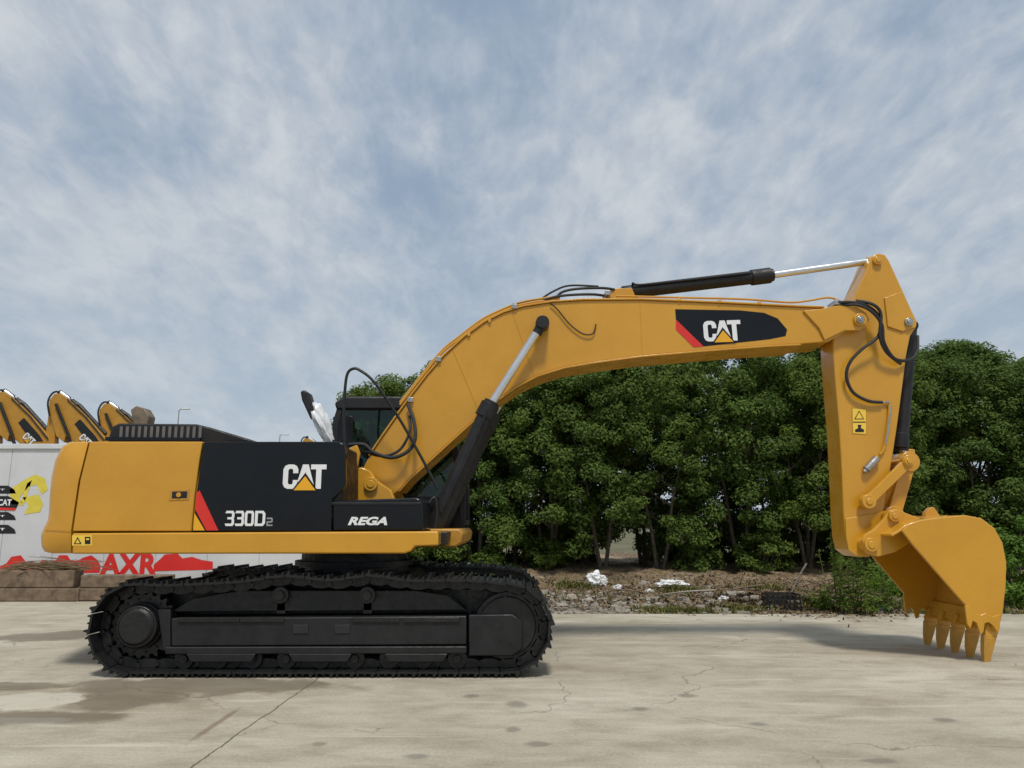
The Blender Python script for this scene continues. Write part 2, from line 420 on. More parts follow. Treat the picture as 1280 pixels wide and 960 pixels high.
# sill
bm=bmesh.new(); prism(bm,Q([(90,666.5),(548,664),(548,682),(519,683),(514,689),(506,692),(90,692.5)],.09),.09,.42)
si=obj('side_sill',bm,YEL,EX,bevel=.018,seg=3)
bm=bmesh.new(); prism(bm,Q([(90,667),(560,665),(555,682),(500,684),(480,690),(90,690)],.42),.421,3.08)
obj('platform_frame',bm,BLKM,EX,bevel=.01)
bm=bmesh.new(); prism(bm,Q([(522,661),(574,661),(579,667),(577,678),(570,684),(522,684)],.9),.9,3.08)
obj('front_deck',bm,YELD,EX,bevel=.02)
sheet('warning_sticker',[Q([(90,669),(115,669),(115,682),(90,682)],.087)],.087,LAB,si)
sheet('warning_symbols',[Q([(97,671),(102,680),(92,680)],.084),Q([(106,671),(113,671),(113,680),(106,680)],.084)],.084,BLKM,si)
sheet('warning_symbol_centre',[Q([(97,673.6),(99.8,679),(94.2,679)],.081),Q([(107.5,673),(111.5,673),(111.5,675),(107.5,675)],.081)],.081,LAB,si)
# toolbox
bm=bmesh.new(); prism(bm,Q([(416,626),(440,625),(520,622),(526,624),(529,632),(529,663),(416,663)],YB),YB,.95)
tb=obj('front_tool_box',bm,BLK,EX,bevel=.02,seg=3)
text('side_lettering','REGA',435,484,646,656.5,YB-.004,WHT,tb,.045,.3)
bm=bmesh.new(); prism(bm,Q([(414,628),(526,628),(526,631),(414,631)],YB-.01),YB-.01,YB+.02)
obj('box_lid_edge',bm,BLKM,tb,bevel=.004)
# hood top
bm=bmesh.new()
hp=Q([(134,550),(140,533),(148,529),(245,530),(262,534),(312,549),(320,553),(134,553)],.9)
prism(bm,hp,.9,2.5)
hd=obj('engine_hood_cover',bm,BLKM,EX,bevel=.03)
bm=bmesh.new()
for i in range(14):
    u=150+i*7.6
    prism(bm,Q([(u,533),(u+3.6,533),(u+2.6,547),(u-1.0,547)],.885),.885,.92)
obj('hood_grille',bm,GREY,hd)
bm=bmesh.new(); prism(bm,Q([(131,546),(250,547),(250,551),(131,551)],.85),.85,.9); obj('hood_rim',bm,BLK,hd,bevel=.005)
# cab
YC=2.15
bm=bmesh.new()
out=Q([(416,684),(414,600),(415,530),(423,503),(432,497),(530,497),(552,515),(572,560),(582,610),(582,650),(576,684)],YC)
inn=shrink(out,.085)
for y0,y1_ in ((YC,YC+.07),(3.05,3.12)): ring(bm,out,inn,y0,y1_)
for pu,pv in ((418,520),(440,500),(525,500),(577,600),(580,650),(555,525)):
    a=PP(pu,pv,YC); 
    tube(bm,[(a.x,YC+.03,a.z-.03),(a.x,3.08,a.z-.03)],.035,6)
cab=obj('cab',bm,BLKM,EX,bevel=.01)
bm=bmesh.new(); prism(bm,Q([(418,503),(430,495),(532,495),(550,508),(545,512),(420,512)],YC-.02),YC-.02,3.14); obj('cab_roof',bm,BLKM,cab,bevel=.03)
bm=bmesh.new(); prism(bm,Q([(418,618),(578,622),(580,650),(576,682),(418,682)],YC+.01),YC+.01,YC+.06); obj('cab_lower_panel',bm,BLK,cab,bevel=.008)
bm=bmesh.new(); prism(bm,Q([(418,520),(441,520),(441,617),(418,617)],YC+.012),YC+.012,YC+.06); obj('cab_rear_panel',bm,BLK,cab,bevel=.008)
bm=bmesh.new(); prism(bm,Q([(500,505),(508,505),(508,617),(500,617)],YC+.005),YC+.005,YC+.06); obj('window_post',bm,BLK,cab,bevel=.008)
bm=bmesh.new(); prism(bm,inn,YC+.03,YC+.036); obj('near_window',bm,GLS,cab,smooth=0)
bm=bmesh.new(); prism(bm,inn,3.08,3.086); obj('far_window',bm,GLS,cab,smooth=0)
bm=bmesh.new()
s0=P(490,600,2.6)
box(bm,s0[0]-.3,s0[0]+.25,2.35,2.9,s0[1]-.5,s0[1]-.1); box(bm,s0[0]-.38,s0[0]-.22,2.38,2.87,s0[1]-.1,s0[1]+.6); box(bm,s0[0]-.36,s0[0]-.24,2.5,2.75,s0[1]+.62,s0[1]+.8)
obj('operator_seat',bm,RUB,cab,bevel=.04)
# ---- boom mount
for y in (1.05,1.98):
    bm=bmesh.new()
    prism(bm,Q([(432,626),(436,592),(440,586),(452,584),(462,588),(470,600),(488,612),(500,640),(500,664),(432,664)],1.05),y,y+.13)
    obj('boom_bracket',bm,YEL,EX,bevel=.015)
bm=bmesh.new()
prism(bm,Q([(436,560),(446,556),(450,566),(446,584),(436,588)],.98),.98,1.04)
obj('pipe_guard',bm,YEL,EX,bevel=.01)
# ---- boom
YM=1.3; YM2=1.9
top=[(452,588),(462,570),(478,546),(497,519),(515,494),(535,468),(556,444),(580,422),(606,403),(630,391),(655,383.5),(690,378),(730,375.5),(800,375),(900,379),(1000,384),(1030,385)]
nose=[(1050,381),(1072,384),(1083,391),(1087,400),(1084,408),(1074,413),(1058,414),(1045,422),(1036,427)]
bot=[(1000,430),(960,432),(880,438),(800,445),(740,453),(705,459),(672,469),(645,483),(618,502),(590,527),(560,554),(535,577),(512,598),(498,614),(486,622),(470,624),(456,616),(450,602)]
bm=bmesh.new(); prism(bm,Q(top+nose+bot,YM),YM,YM2)
boom=obj('boom',bm,YEL,EX,bevel=.012)
def ribbon(bm,pts,Y,th,y0,y1):
    a=[Vector(p) for p in Q(pts,Y)]; b=[]
    for i,p in enumerate(a):
        t=(a[min(len(a)-1,i+1)]-a[max(0,i-1)]).normalized(); b.append(p+Vector((-t.y,t.x))*th)
    prism(bm,[tuple(p) for p in a]+[tuple(p) for p in b[::-1]],y0,y1)
bm=bmesh.new(); ribbon(bm,top[1:],YM,.022,YM-.025,YM2+.025); obj('top_flange',bm,YEL,boom,bevel=.004)
bm=bmesh.new(); ribbon(bm,bot[:-4],YM,.022,YM-.025,YM2+.025); obj('bottom_flange',bm,YEL,boom,bevel=.004)
np_=[(1004,388),(1026,386),(1050,381),(1072,384),(1083,391),(1087,400),(1084,408),(1074,413),(1056,413),(1040,421),(1031,425),(1024,410)]
for y in (YM-.03,YM2):
    bm=bmesh.new(); prism(bm,Q(np_,YM-.03),y,y+.03); obj('boom_nose_plate',bm,YEL,boom,bevel=.008)
def pin(u,v,Y,r,y2,parent,name='pin',mat=None):
    bm=bmesh.new(); c=P(u,v,Y); disk(bm,c,Y,y2,r,24); disk(bm,c,Y-.012,Y,r*.55,20)
    return obj(name,bm,mat or YEL,parent,bevel=.006)
pin(1076,399,YM-.07,.085,YM2+.07,boom,'pin_boss',YEL)
pin(1076,399,YM-.095,.05,YM2+.08,boom,'boom_pin',STL)
pin(463,605,1.0,.085,2.15,boom,'foot_pin',YEL)
pin(678,404,YM-.10,.09,YM2+.10,boom,'cylinder_boss',BLKM)
Yd=YM-.003
sheet('logo_panel',[Q([(844,386.5),(925,388),(955,391),(972,398),(984,412),(982,420),(962,424),(879,433),(862,417),(845,401)],Yd)],Yd,BLK,boom)
sheet('red_stripe',[Q([(845,399.5),(879.5,433),(867,433.7),(845,412)],Yd-.003)],Yd-.003,RED,boom)
logo(880.5,427,47,Yd-.003,boom,2)
for a,b in (((800,376),(803,445)),((640,389),(668,470)),((566,437),(600,517))):
    bm=bmesh.new(); tube(bm,[PP(a[0],a[1],YM),PP(b[0],b[1],YM)],.006,6); obj('weld_seam',bm,YEL,boom)
pl=[(548,446),(575,423),(603,402),(632,388),(655,380)]
for k,dv in enumerate((0,-3)):
    hose('hydraulic_pipe',[(u,v+dv,YM+.08+.1*k) for u,v in [(500,506)]+pl+[(700,373)]],.016,YEL,boom)
hose('hydraulic_pipe',[(770,370,YM+.05),(850,372,YM+.05),(930,374,YM+.05),(985,378,YM+.05),(1010,376,YM+.03),(1035,372,YM),(1050,376,YM-.02)],.014,YEL,boom)
hose('hydraulic_hose',[(655,379,YM+.1),(690,374,YM+.1),(703,365,YM+.1),(722,361,YM+.1),(752,360,YM+.15),(768,362,YM+.2)],.018,RUB,boom)
hose('hydraulic_hose',[(640,381,YM+.1),(670,378,YM+.1),(700,370,YM+.05),(740,368,YM+.1),(762,371,YM+.2)],.018,RUB,boom)
hose('hydraulic_hose',[(676,374,YM+.2),(692,364,YM+.2),(712,357,YM+.2),(748,358,YM+.25)],.014,RUB,boom)
hose('electric_cable',[(688,379,YM-.03),(697,387,YM-.03),(712,405,YM-.03),(728,417,YM-.03),(741,417,YM-.03),(745,405,YM-.03)],.009,RUB,boom)
for u,v in ((513,500),(548,449),(643,383),(760,366),(1047,378)):
    bm=bmesh.new(); c=P(u,v,YM-.03); box(bm,c[0]-.035,c[0]+.035,YM-.04,YM+.22,c[1]-.03,c[1]+.035); obj('pipe_clamp',bm,STL,boom,bevel=.006)
for u,v in ((586,419),(612,402),(850,375.5),(900,377.5),(950,379.5)):
    bm=bmesh.new(); c=P(u,v,YM-.03); box(bm,c[0]-.02,c[0]+.02,YM-.03,YM+.14,c[1]-.01,c[1]+.03); obj('pipe_clamp',bm,YEL,boom,bevel=.005)
bm=bmesh.new(); prism(bm,Q([(752,374),(757,364),(768,360),(790,360),(796,374)],1.5),1.5,1.72); obj('cylinder_bracket',bm,YEL,boom,bevel=.01)
# ---- cylinders
def cyl(name,a,b,r,rod_end,rr_,Y,parent,collar=.12,eye=.085,rodcol=CHR,endmat=BLKM):
    A=PP(a[0],a[1],Y); B=PP(b[0],b[1],Y); E=PP(rod_end[0],rod_end[1],Y)
    d=(E-A).normalized()
    bm=bmesh.new(); tube(bm,[A,B],r,24); tube(bm,[B-d*collar,B+d*.03],r*1.18,24); tube(bm,[B+d*.03,B+d*.07],r*.95,24)
    disk(bm,(A.x,A.z),Y-r*.9,Y+r*.9,eye,24)
    o=obj(name,bm,BLKM,parent,bevel=.006)
    bm=bmesh.new(); tube(bm,[B,E],rr_,20); obj('piston_rod',bm,rodcol,o)
    bm=bmesh.new(); disk(bm,(E.x,E.z),Y-r*.8,Y+r*.8,eye,24); tube(bm,[E-d*.16,E],rr_*1.25,16); obj('rod_eye',bm,endmat,o,bevel=.006)
    return o
bc=cyl('boom_cylinder',(540,664),(612,508),.104,(678,404),.052,YM-.17,EX,.16,.085)
bc2=bc.copy(); COL.objects.link(bc2); bc2.parent=EX; bc2.location.y+=.94
for g in bc.children:
    d=g.copy(); COL.objects.link(d); d.parent=bc2
hose('feed_pipe',[(551,640,YM-.29),(580,580,YM-.29),(602,530,YM-.29),(609,512,YM-.29)],.018,BLKM,bc)
sc=cyl('stick_cylinder',(778,366),(960,344.5),.092,(1098,325),.048,1.6,EX,.24,.06,endmat=YEL)
hose('cylinder_pipe',[(792,360,1.6),(791,354,1.5),(800,356,1.5),(850,351,1.5),(930,342,1.5),(940,342,1.55)],.015,BLKM,sc)
# ---- stick
YS=1.39; YS2=1.81
st=[(1098,316.5),(1106,318),(1111,325),(1118,340),(1128,362),(1138,384),(1146,402),(1145,409),(1138,420),(1133,445),(1128,485),(1122,530),(1116,570),(1110,605),(1104,640),(1100,668),(1097,686),(1087,696),(1072,696),(1061,688),(1057,672),(1054.5,640),(1052.5,590),(1049,530),(1044.5,480),(1041.5,440),(1041,425),(1053,402),(1062,385),(1073,360),(1082,340),(1089,322),(1093,318)]
bm=bmesh.new(); prism(bm,Q(st,YS),YS,YS2); stick=obj('stick',bm,YEL,EX,bevel=.014)
spl=[(1106,372),(1128,364),(1146,402),(1145,409),(1128,414),(1110,408)]
for y in (YS-.025,YS2):
    bm=bmesh.new(); prism(bm,Q(spl,YS-.025),y,y+.025); obj('stick_plate',bm,YEL,stick,bevel=.006)
bm=bmesh.new(); prism(bm,Q([(1057,648),(1103,640),(1100,668),(1097,686),(1087,696),(1072,696),(1061,688),(1058,672)],YS-.022),YS-.022,YS)
obj('stick_end_plate',bm,YEL,stick,bevel=.006)
pin(1098,325,YS-.05,.06,YS2+.05,stick,'stick_pin',YEL)
pin(1137,402,YS-.06,.055,YS2+.06,stick,'cylinder_pin',STL)
pin(1086,627,YS-.06,.06,YS2+.06,stick,'lever_pin',YEL)
Yw=YS-.003
sheet('warning_sticker_border',[Q([(1064.5,509.5),(1083.5,510.5),(1083.5,543.5),(1065.5,542.5)],Yw)],Yw,YELD,stick)
sheet('warning_sticker',[Q([(1065.5,510.5),(1082.5,511.5),(1082.5,542.5),(1066.5,541.5)],Yw-.003)],Yw-.003,LAB,stick)
def tri(u,v,s,Y): return Q([(u,v-s),(u+s*.95,v+s*.7),(u-s*.95,v+s*.7)],Y)
sheet('warning_symbols',[tri(1074,519.5,6.5,Yw-.006),Q([(1066.5,527),(1082,527),(1082,528.2),(1066.5,528.2)],Yw-.006),Q([(1072,531),(1077,531),(1076,535),(1080,537),(1080,540),(1069,540),(1069,537),(1073,535)],Yw-.006)],Yw-.006,BLKM,stick)
sheet('warning_triangle',[tri(1074,519.8,4.8,Yw-.009)],Yw-.009,LAB,stick)
for k,pts in enumerate([[(1048,378,1.27),(1066,378,1.25),(1085,383,1.24),(1099,397,1.24),(1098,420,1.25),(1078,436,1.27),(1063,452,1.29),(1058,470,1.31),(1066,490,1.33),(1085,501,1.34),(1103,503,1.35)],
    [(1048,382,1.3),(1070,381,1.24),(1088,388,1.21),(1102,405,1.21),(1105,428,1.24),(1118,448,1.3),(1136,450,1.35),(1146,440,1.4),(1147,420,1.5)],
    [(1070,376,1.3),(1090,380,1.2),(1101,392,1.2),(1100,420,1.22),(1108,440,1.28),(1126,455,1.33)]]):
    hose('hydraulic_hose',pts,.021,RUB,stick)
hose('hydraulic_pipe',[(1112,505,1.36),(1110,530,1.36),(1105,560,1.36),(1100,568,1.37)],.016,YEL,stick)
hose('hydraulic_pipe',[(1103,503,1.36),(1112,505,1.36),(1111,530,1.35),(1107,555,1.35)],.015,STL,stick)
bm=bmesh.new(); tube(bm,[PP(1083,587,1.35),PP(1096,573,1.35)],.05,14); tube(bm,[PP(1080,590,1.35),PP(1084,586,1.35)],.03,14); obj('work_lamp',bm,STL,stick)
kc=cyl('bucket_cylinder',(1138,408),(1126,557),.085,(1137,577),.05,1.6,EX,.16,.075,endmat=YEL)
# linkage
def link(name,a,b,w,Ys,parent):
    bm=bmesh.new()
    for y0,y1_ in Ys:
        A=Vector(P(a[0],a[1],y0)); B=Vector(P(b[0],b[1],y0)); d=(B-A).normalized(); n_=Vector((-d.y,d.x))
        prism(bm,[tuple(A+n_*w),tuple(B+n_*w),tuple(B-n_*w),tuple(A-n_*w)],y0,y1_)
        disk(bm,tuple(A),y0-.02,y1_+.02,w*1.5,22); disk(bm,tuple(B),y0-.02,y1_+.02,w*1.5,22)
        for q in (A,B): disk(bm,tuple(q),y0-.035,y0-.005,w*.7,16)
    return obj(name,bm,YEL,parent,bevel=.008)
link('rocker_lever',(1086,627),(1137,577),.06,[(1.24,1.31)],EX)
link('rocker_lever',(1086,627),(1137,577),.06,[(1.89,1.96)],EX)
link('bucket_link',(1137,577),(1118,645),.085,[(1.42,1.78)],EX)
pin(1137,577,1.2,.055,1.98,EX,'linkage_pin',YEL)
# ---- bucket
Yb=.9; Yb2=2.3
side=[(1127,664),(1134,655),(1150,650),(1180,646),(1206,644),(1226,648),(1242,660),(1252,678),(1257,703),(1256,735),(1252,768),(1249,775),(1222,771),(1208,759),(1186,734),(1160,704),(1140,681)]
wr=[(1115,668),(1127,661),(1134,655),(1150,650),(1180,646),(1206,644),(1226,648),(1242,660),(1252,678),(1257,703),(1256,735),(1252,768),(1249,778)]
bm=bmesh.new()
w_=Q(wr,Yb); a=[Vector(p) for p in w_]; b=[]
for i,p in enumerate(a):
    t=(a[min(len(a)-1,i+1)]-a[max(0,i-1)]).normalized(); b.append(p-Vector((-t.y,t.x))*.03)
prism(bm,[tuple(p) for p in a]+[tuple(p) for p in b[::-1]],Yb+.02,Yb2-.02)
bucket=obj('bucket',bm,YEL,EX,bevel=.006,smooth=50)
for y in (Yb-.02,Yb2-.02):
    bm=bmesh.new(); prism(bm,Q(side,Yb),y,y+.04); obj('side_plate',bm,YEL,bucket,bevel=.01)
    bm=bmesh.new(); prism(bm,Q([(1206,757),(1212,757),(1219,767),(1226,769),(1232,766),(1240,771),(1250,768),(1250,786),(1246,790),(1241,782),(1236,778),(1231,779),(1229,791),(1225,792),(1221,779),(1216,776),(1213,786),(1209,780)],Yb-.03),y-.015+(0.03 if y>1 else 0),y+.012+(0.03 if y>1 else 0)); obj('side_cutter',bm,YEL,bucket,bevel=.006)
for y in (1.19,1.93):
    bm=bmesh.new()
    prism(bm,Q([(1078,676),(1082,668),(1092,662),(1104,650),(1112,638),(1122,636),(1132,641),(1150,648),(1185,644),(1150,670),(1120,690),(1098,696),(1084,692)],1.19),y,y+.07)
    obj('bucket_ear',bm,YEL,bucket,bevel=.01)
bm=bmesh.new(); prism(bm,Q([(1158,640),(1164,634),(1168,634),(1176,646),(1180,652),(1156,652)],1.5),1.5,1.6); obj('lifting_eye',bm,YEL,bucket,bevel=.01)
pin(1090,681,1.14,.085,2.06,bucket,'bucket_pin',YEL)
pin(1119,645,1.14,.07,2.06,bucket,'link_pin',YEL)
bm=bmesh.new(); prism(bm,Q([(1253,765),(1248,786),(1243,790),(1239,784),(1244,765)],Yb),Yb-.01,Yb2+.01); obj('cutting_edge',bm,YEL,bucket,bevel=.006)
TIP=pmat('tooth_worn_paint',(.42,.22,.04),(.54,.28,.035),9,.5,bump=.1)
for i in range(5):
    yc=Yb+.06+i*(Yb2-Yb-.12)/4
    for nm,pr,wd,mt in (('tooth_adapter',[(1252,776),(1250,790),(1246,800),(1234,799),(1233,788),(1238,776)],[.035,.04,.042,.042,.04,.035],YEL),
                     ('bucket_tooth',[(1248,795),(1243,815),(1237.5,840),(1234.5,841),(1231.5,815),(1232,794)],[.042,.036,.010,.010,.036,.042],TIP)):
        q=Q(pr,Yb); bm=bmesh.new()
        A=[bm.verts.new((x,yc-w,z)) for (x,z),w in zip(q,wd)]; B=[bm.verts.new((x,yc+w,z)) for (x,z),w in zip(q,wd)]
        bm.faces.new(A); bm.faces.new(B[::-1])
        for k in range(len(q)):
            j=(k+1)%len(q); bm.faces.new((A[j],A[k],B[k],B[j]))
        obj(nm,bm,mt,bucket,bevel=.004)
# ---- rails, hoses, mirror
hose('hand_rail',[(431,556,.95),(430,520,.95),(431,490,.95),(434,468,.95),(441,461,.95),(450,463,.95),(468,478,.95),(497,520,1.0),(523,565,1.0),(548,612,1.0)],.018,BLKM,EX)
hose('hand_rail',[(420,590,.6),(420,565,.6),(424,558,.6),(432,558,.6),(432,600,.6)],.016,BLKM,EX)
hose('hydraulic_hose',[(436,556,1.1),(455,556,1.1),(468,566,1.08),(490,572,1.05),(510,564,1.05),(519,548,1.08),(517,525,1.15),(510,506,1.25)],.024,RUB,EX)
hose('hydraulic_hose',[(445,560,1.15),(460,566,1.15),(480,570,1.12),(500,562,1.12),(512,540,1.15),(512,520,1.25)],.018,RUB,EX)
hose('hydraulic_hose',[(528,655,.98),(532,636,.98),(543,622,1.0),(546,640,1.0),(541,676,1.0)],.016,RUB,EX)
bm=bmesh.new(); prism(bm,Q([(375,489),(380,487),(386,491),(395,520),(393,526),(388,524),(377,500)],.8),.8,.98); mir=obj('rear_view_mirror',bm,BLKM,EX,bevel=.02)
hose('mirror_arm',[(388,508,.88),(400,522,.88),(412,540,.88),(418,556,.88)],.013,BLKM,mir)
bm=bmesh.new(); bmesh.ops.create_icosphere(bm,subdivisions=4,radius=1)
c0=PP(403,528,.86)
for v in bm.verts:
    d=v.co.copy(); k=1+.28*noise.noise(d*1.8)+.13*noise.noise(d*5)
    q=Vector((d.x*.105*k,d.y*.1*k,d.z*.24*k)); q.x-=q.z*.42
    v.co=c0+q
obj('plastic_wrap',bm,PLA,mir,smooth=30)

# ================================================================= GROUND
def ground_mat():
    m,nt,b=newmat('concrete')
    tc=nt.nodes.new('ShaderNodeTexCoord').outputs['Object']
    sep=nt.nodes.new('ShaderNodeSeparateXYZ'); nt.links.new(tc,sep.inputs[0]); X,Y=sep.outputs[0],sep.outputs[1]
    mp=nt.nodes.new('ShaderNodeMapping'); mp.inputs['Scale'].default_value=(.6,1,1); mp.inputs['Rotation'].default_value=(0,0,R(-6)); nt.links.new(tc,mp.inputs[0])
    big=nz(nt,mp.outputs[0],.6,5,.6,.6); med=nz(nt,mp.outputs[0],2.6,6,.7,.3); fine=nz(nt,tc,38,4,.75); grit=nz(nt,tc,160,2,.7)
    c=ramp_out(nt,big,[(.3,(.39,.34,.255)),(.5,(.48,.43,.34)),(.70,(.57,.52,.43))])
    c=mixc(nt,.85,c,ramp_out(nt,med,[(.3,(.68,.66,.62)),(.55,(1,1,1)),(.8,(1.12,1.12,1.1))]),'MULTIPLY')
    c=mixc(nt,.7,c,ramp_out(nt,fine,[(.3,(.72,.71,.68)),(.62,(1.08,1.08,1.08))]),'MULTIPLY')
    c=mixc(nt,.6,c,ramp_out(nt,grit,[(.32,(.6,.6,.58)),(.5,(1,1,1)),(.75,(1.2,1.2,1.2))]),'MULTIPLY')
    mp2=nt.nodes.new('ShaderNodeMapping'); mp2.inputs['Scale'].default_value=(.25,2.4,1); mp2.inputs['Rotation'].default_value=(0,0,R(9)); nt.links.new(tc,mp2.inputs[0])
    stq=nz(nt,mp2.outputs[0],1.3,5,.65,.5)
    c=mixc(nt,mapr(nt,stq,.5,.74,0,.42),c,(.29,.25,.185))
    stl=nz(nt,mp2.outputs[0],2.3,5,.6,.4)
    c=mixc(nt,mapr(nt,stl,.54,.75,0,.5),c,(.66,.61,.51))
    wob=nz(nt,tc,1.7,5,.6); 
    vec=nt.nodes.new('ShaderNodeVectorMath'); vec.operation='ADD'
    cn=nt.nodes.new('ShaderNodeTexNoise'); cn.inputs['Scale'].default_value=2.2; cn.inputs['Detail'].default_value=5; nt.links.new(tc,cn.inputs['Vector'])
    sc_=nt.nodes.new('ShaderNodeVectorMath'); sc_.operation='SCALE'; sc_.inputs['Scale'].default_value=.6; nt.links.new(cn.outputs['Color'],sc_.inputs[0])
    nt.links.new(tc,vec.inputs[0]); nt.links.new(sc_.outputs[0],vec.inputs[1])
    vo=nt.nodes.new('ShaderNodeTexVoronoi'); vo.feature='DISTANCE_TO_EDGE'; vo.inputs['Scale'].default_value=.28; nt.links.new(vec.outputs[0],vo.inputs['Vector'])
    ck=mth(nt,'MULTIPLY',mapr(nt,vo.outputs['Distance'],.0,.0035,1,0),mapr(nt,nz(nt,tc,.7,2),.42,.6,0,1))
    c=mixc(nt,mth(nt,'MULTIPLY',ck,.6),c,(.12,.10,.08))
    def line(p,q,w,amp):
        dx,dy=q[0]-p[0],q[1]-p[1]; L=math.hypot(dx,dy); nx,ny=-dy/L,dx/L
        d=mth(nt,'ADD',mth(nt,'MULTIPLY',X,nx),mth(nt,'MULTIPLY',Y,ny)); d=mth(nt,'SUBTRACT',d,nx*p[0]+ny*p[1])
        d=mth(nt,'ADD',d,mth(nt,'MULTIPLY',mth(nt,'SUBTRACT',wob,.5),amp))
        return mapr(nt,mth(nt,'ABSOLUTE',d),w*.4,w,1,0)
    J=line(G(238,960),G(372,866),.011,.12)
    J2=line((0,5.2),(5,5.35),.02,.05)
    J3=line((0,2.3),(5,1.9),.012,.1)
    for j,k in ((J,.85),(J2,.5),(J3,.35)): c=mixc(nt,mth(nt,'MULTIPLY',j,k),c,(.07,.06,.045))
    def ell(u,v,ru,rv,noise_,amp,e0=.75,e1=1.05):
        gx,gy=G(u,v); rx=abs(G(u+ru,v)[0]-gx); ry=abs(G(u,v+rv)[1]-gy)
        a=mth(nt,'DIVIDE',mth(nt,'SUBTRACT',X,gx),rx); bb=mth(nt,'DIVIDE',mth(nt,'SUBTRACT',Y,gy),ry)
        d=mth(nt,'SQRT',mth(nt,'ADD',mth(nt,'MULTIPLY',a,a),mth(nt,'MULTIPLY',bb,bb)))
        d=mth(nt,'ADD',d,mth(nt,'MULTIPLY',mth(nt,'SUBTRACT',noise_,.5),amp))
        return mapr(nt,d,e0,e1,1,0)
    wn=nz(nt,tc,1.9,6,.65); wn2=nz(nt,tc,4,4,.6)
    wet=ell(250,858,185,13,wn,1.8,.7,1.1)
    for a in ((60,897,105,9),(150,876,75,15),(330,856,100,7),(20,858,85,6),(-60,900,110,15),(60,795,60,8)):
        wet=mth(nt,'MAXIMUM',wet,ell(*a,wn,1.7,.7,1.1))
    rust=ell(270,905,6,26,wn2,1.4,.4,1.1)
    dry=ell(38,876,72,13,wn2,.9,.8,1.0)
    wet=mth(nt,'MULTIPLY',wet,mth(nt,'SUBTRACT',1,dry))
    c=mixc(nt,mth(nt,'MULTIPLY',dry,.6),c,(.60,.56,.47))
    c=mixc(nt,mth(nt,'MULTIPLY',rust,.6),c,(.16,.10,.06))
    c=mixc(nt,mth(nt,'MULTIPLY',wet,.68),c,(.135,.105,.072))
    pud=ell(30,901,75,5,wn2,.9,.8,1.0)
    spots=None
    for (u,v,ru,rv) in ((645,880,15,5),(640,912,11,4),(800,886,13,3),(672,930,17,4),(1098,951,22,4),(520,945,18,4),(945,905,16,3),(860,870,14,3),(1180,900,16,3),(590,870,12,3),(400,930,10,3)):
        s=ell(u,v,ru,rv,wn2,1.6,.4,1.2); spots=s if spots is None else mth(nt,'MAXIMUM',spots,s)
    c=mixc(nt,mth(nt,'MULTIPLY',spots,.6),c,(.16,.145,.12))
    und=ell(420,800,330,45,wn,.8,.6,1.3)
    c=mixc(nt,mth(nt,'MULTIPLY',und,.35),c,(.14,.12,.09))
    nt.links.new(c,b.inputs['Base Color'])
    ro=mth(nt,'SUBTRACT',.9,mth(nt,'MULTIPLY',wet,.2)); ro=mth(nt,'SUBTRACT',ro,mth(nt,'MULTIPLY',pud,.45),clamp=True)
    nt.links.new(ro,b.inputs['Roughness']); b.inputs['Specular IOR Level'].default_value=.25
    h=mth(nt,'ADD',mth(nt,'MULTIPLY',fine,.5),mth(nt,'MULTIPLY',grit,.3)); h=mth(nt,'SUBTRACT',h,mth(nt,'MULTIPLY',ck,1.5)); h=mth(nt,'ADD',h,mth(nt,'MULTIPLY',med,1.0))
    h=mth(nt,'MULTIPLY',h,mth(nt,'SUBTRACT',1.0,pud))
    bp_=nt.nodes.new('ShaderNodeBump'); bp_.inputs['Strength'].default_value=.5; bp_.inputs['Distance'].default_value=.012
    nt.links.new(h,bp_.inputs['Height']); nt.links.new(bp_.outputs[0],b.inputs['Normal'])
    return m
CONC=ground_mat()
def soilmat():
    m,nt,b=newmat('soil'); tc=nt.nodes.new('ShaderNodeTexCoord').outputs['Object']
    c=ramp_out(nt,nz(nt,tc,.7,6,.7),[(.32,(.10,.075,.045)),(.5,(.20,.145,.09)),(.68,(.36,.30,.22))])
    vo=nt.nodes.new('ShaderNodeTexVoronoi'); vo.inputs['Scale'].default_value=16; nt.links.new(tc,vo.inputs['Vector'])
    rb=nt.nodes.new('ShaderNodeSeparateColor'); nt.links.new(vo.outputs['Color'],rb.inputs[0])
    c=mixc(nt,.75,c,ramp_out(nt,rb.outputs[0],[(0,(.5,.45,.4)),(.6,(1,.95,.9)),(.9,(1.5,1.4,1.2))]),'MULTIPLY')
    nt.links.new(c,b.inputs['Base Color']); b.inputs['Roughness'].default_value=.95
    bp=nt.nodes.new('ShaderNodeBump'); bp.inputs['Strength'].default_value=.9; bp.inputs['Distance'].default_value=.04
    nt.links.new(mth(nt,'ADD',nz(nt,tc,12,5),mth(nt,'MULTIPLY',rb.outputs[1],.4)),bp.inputs['Height']); nt.links.new(bp.outputs[0],b.inputs['Normal'])
    return m
SOIL=soilmat()
FARG=pmat('field',(.07,.08,.03),(.16,.14,.07),.3,.95)
o=raw('ground',[(-1500,-300,-.06),(1500,-300,-.06),(1500,2500,-.06),(-1500,2500,-.06)],[(0,1,2,3)],FARG); o['kind']='structure'
EY=5.75
o=raw('concrete_yard',[(-60,-40,0),(60,-40,0),(60,EY,0),(-1.2,EY,0),(-1.2,9.5,0),(-60,9.5,0)],[(0,1,2,3,4,5)],CONC); o['kind']='structure'
vx,vf=[],[]; NX,NY=180,80
def vh(x,y):
    e=min(1,max(0,(y-EY)/1.2)); return -.03+.055*max(0,min(6,y-EY-.6))*min(1,max(0,(x+1.3)/1.5))+e*(.06+.12*noise.noise(Vector((x*.35,y*.5,1)))+.09*noise.noise(Vector((x*1.7,y*1.7,4)))+.04*noise.noise(Vector((x*5,y*5,2))))+.04*noise.noise(Vector((x*3,y*3,8)))
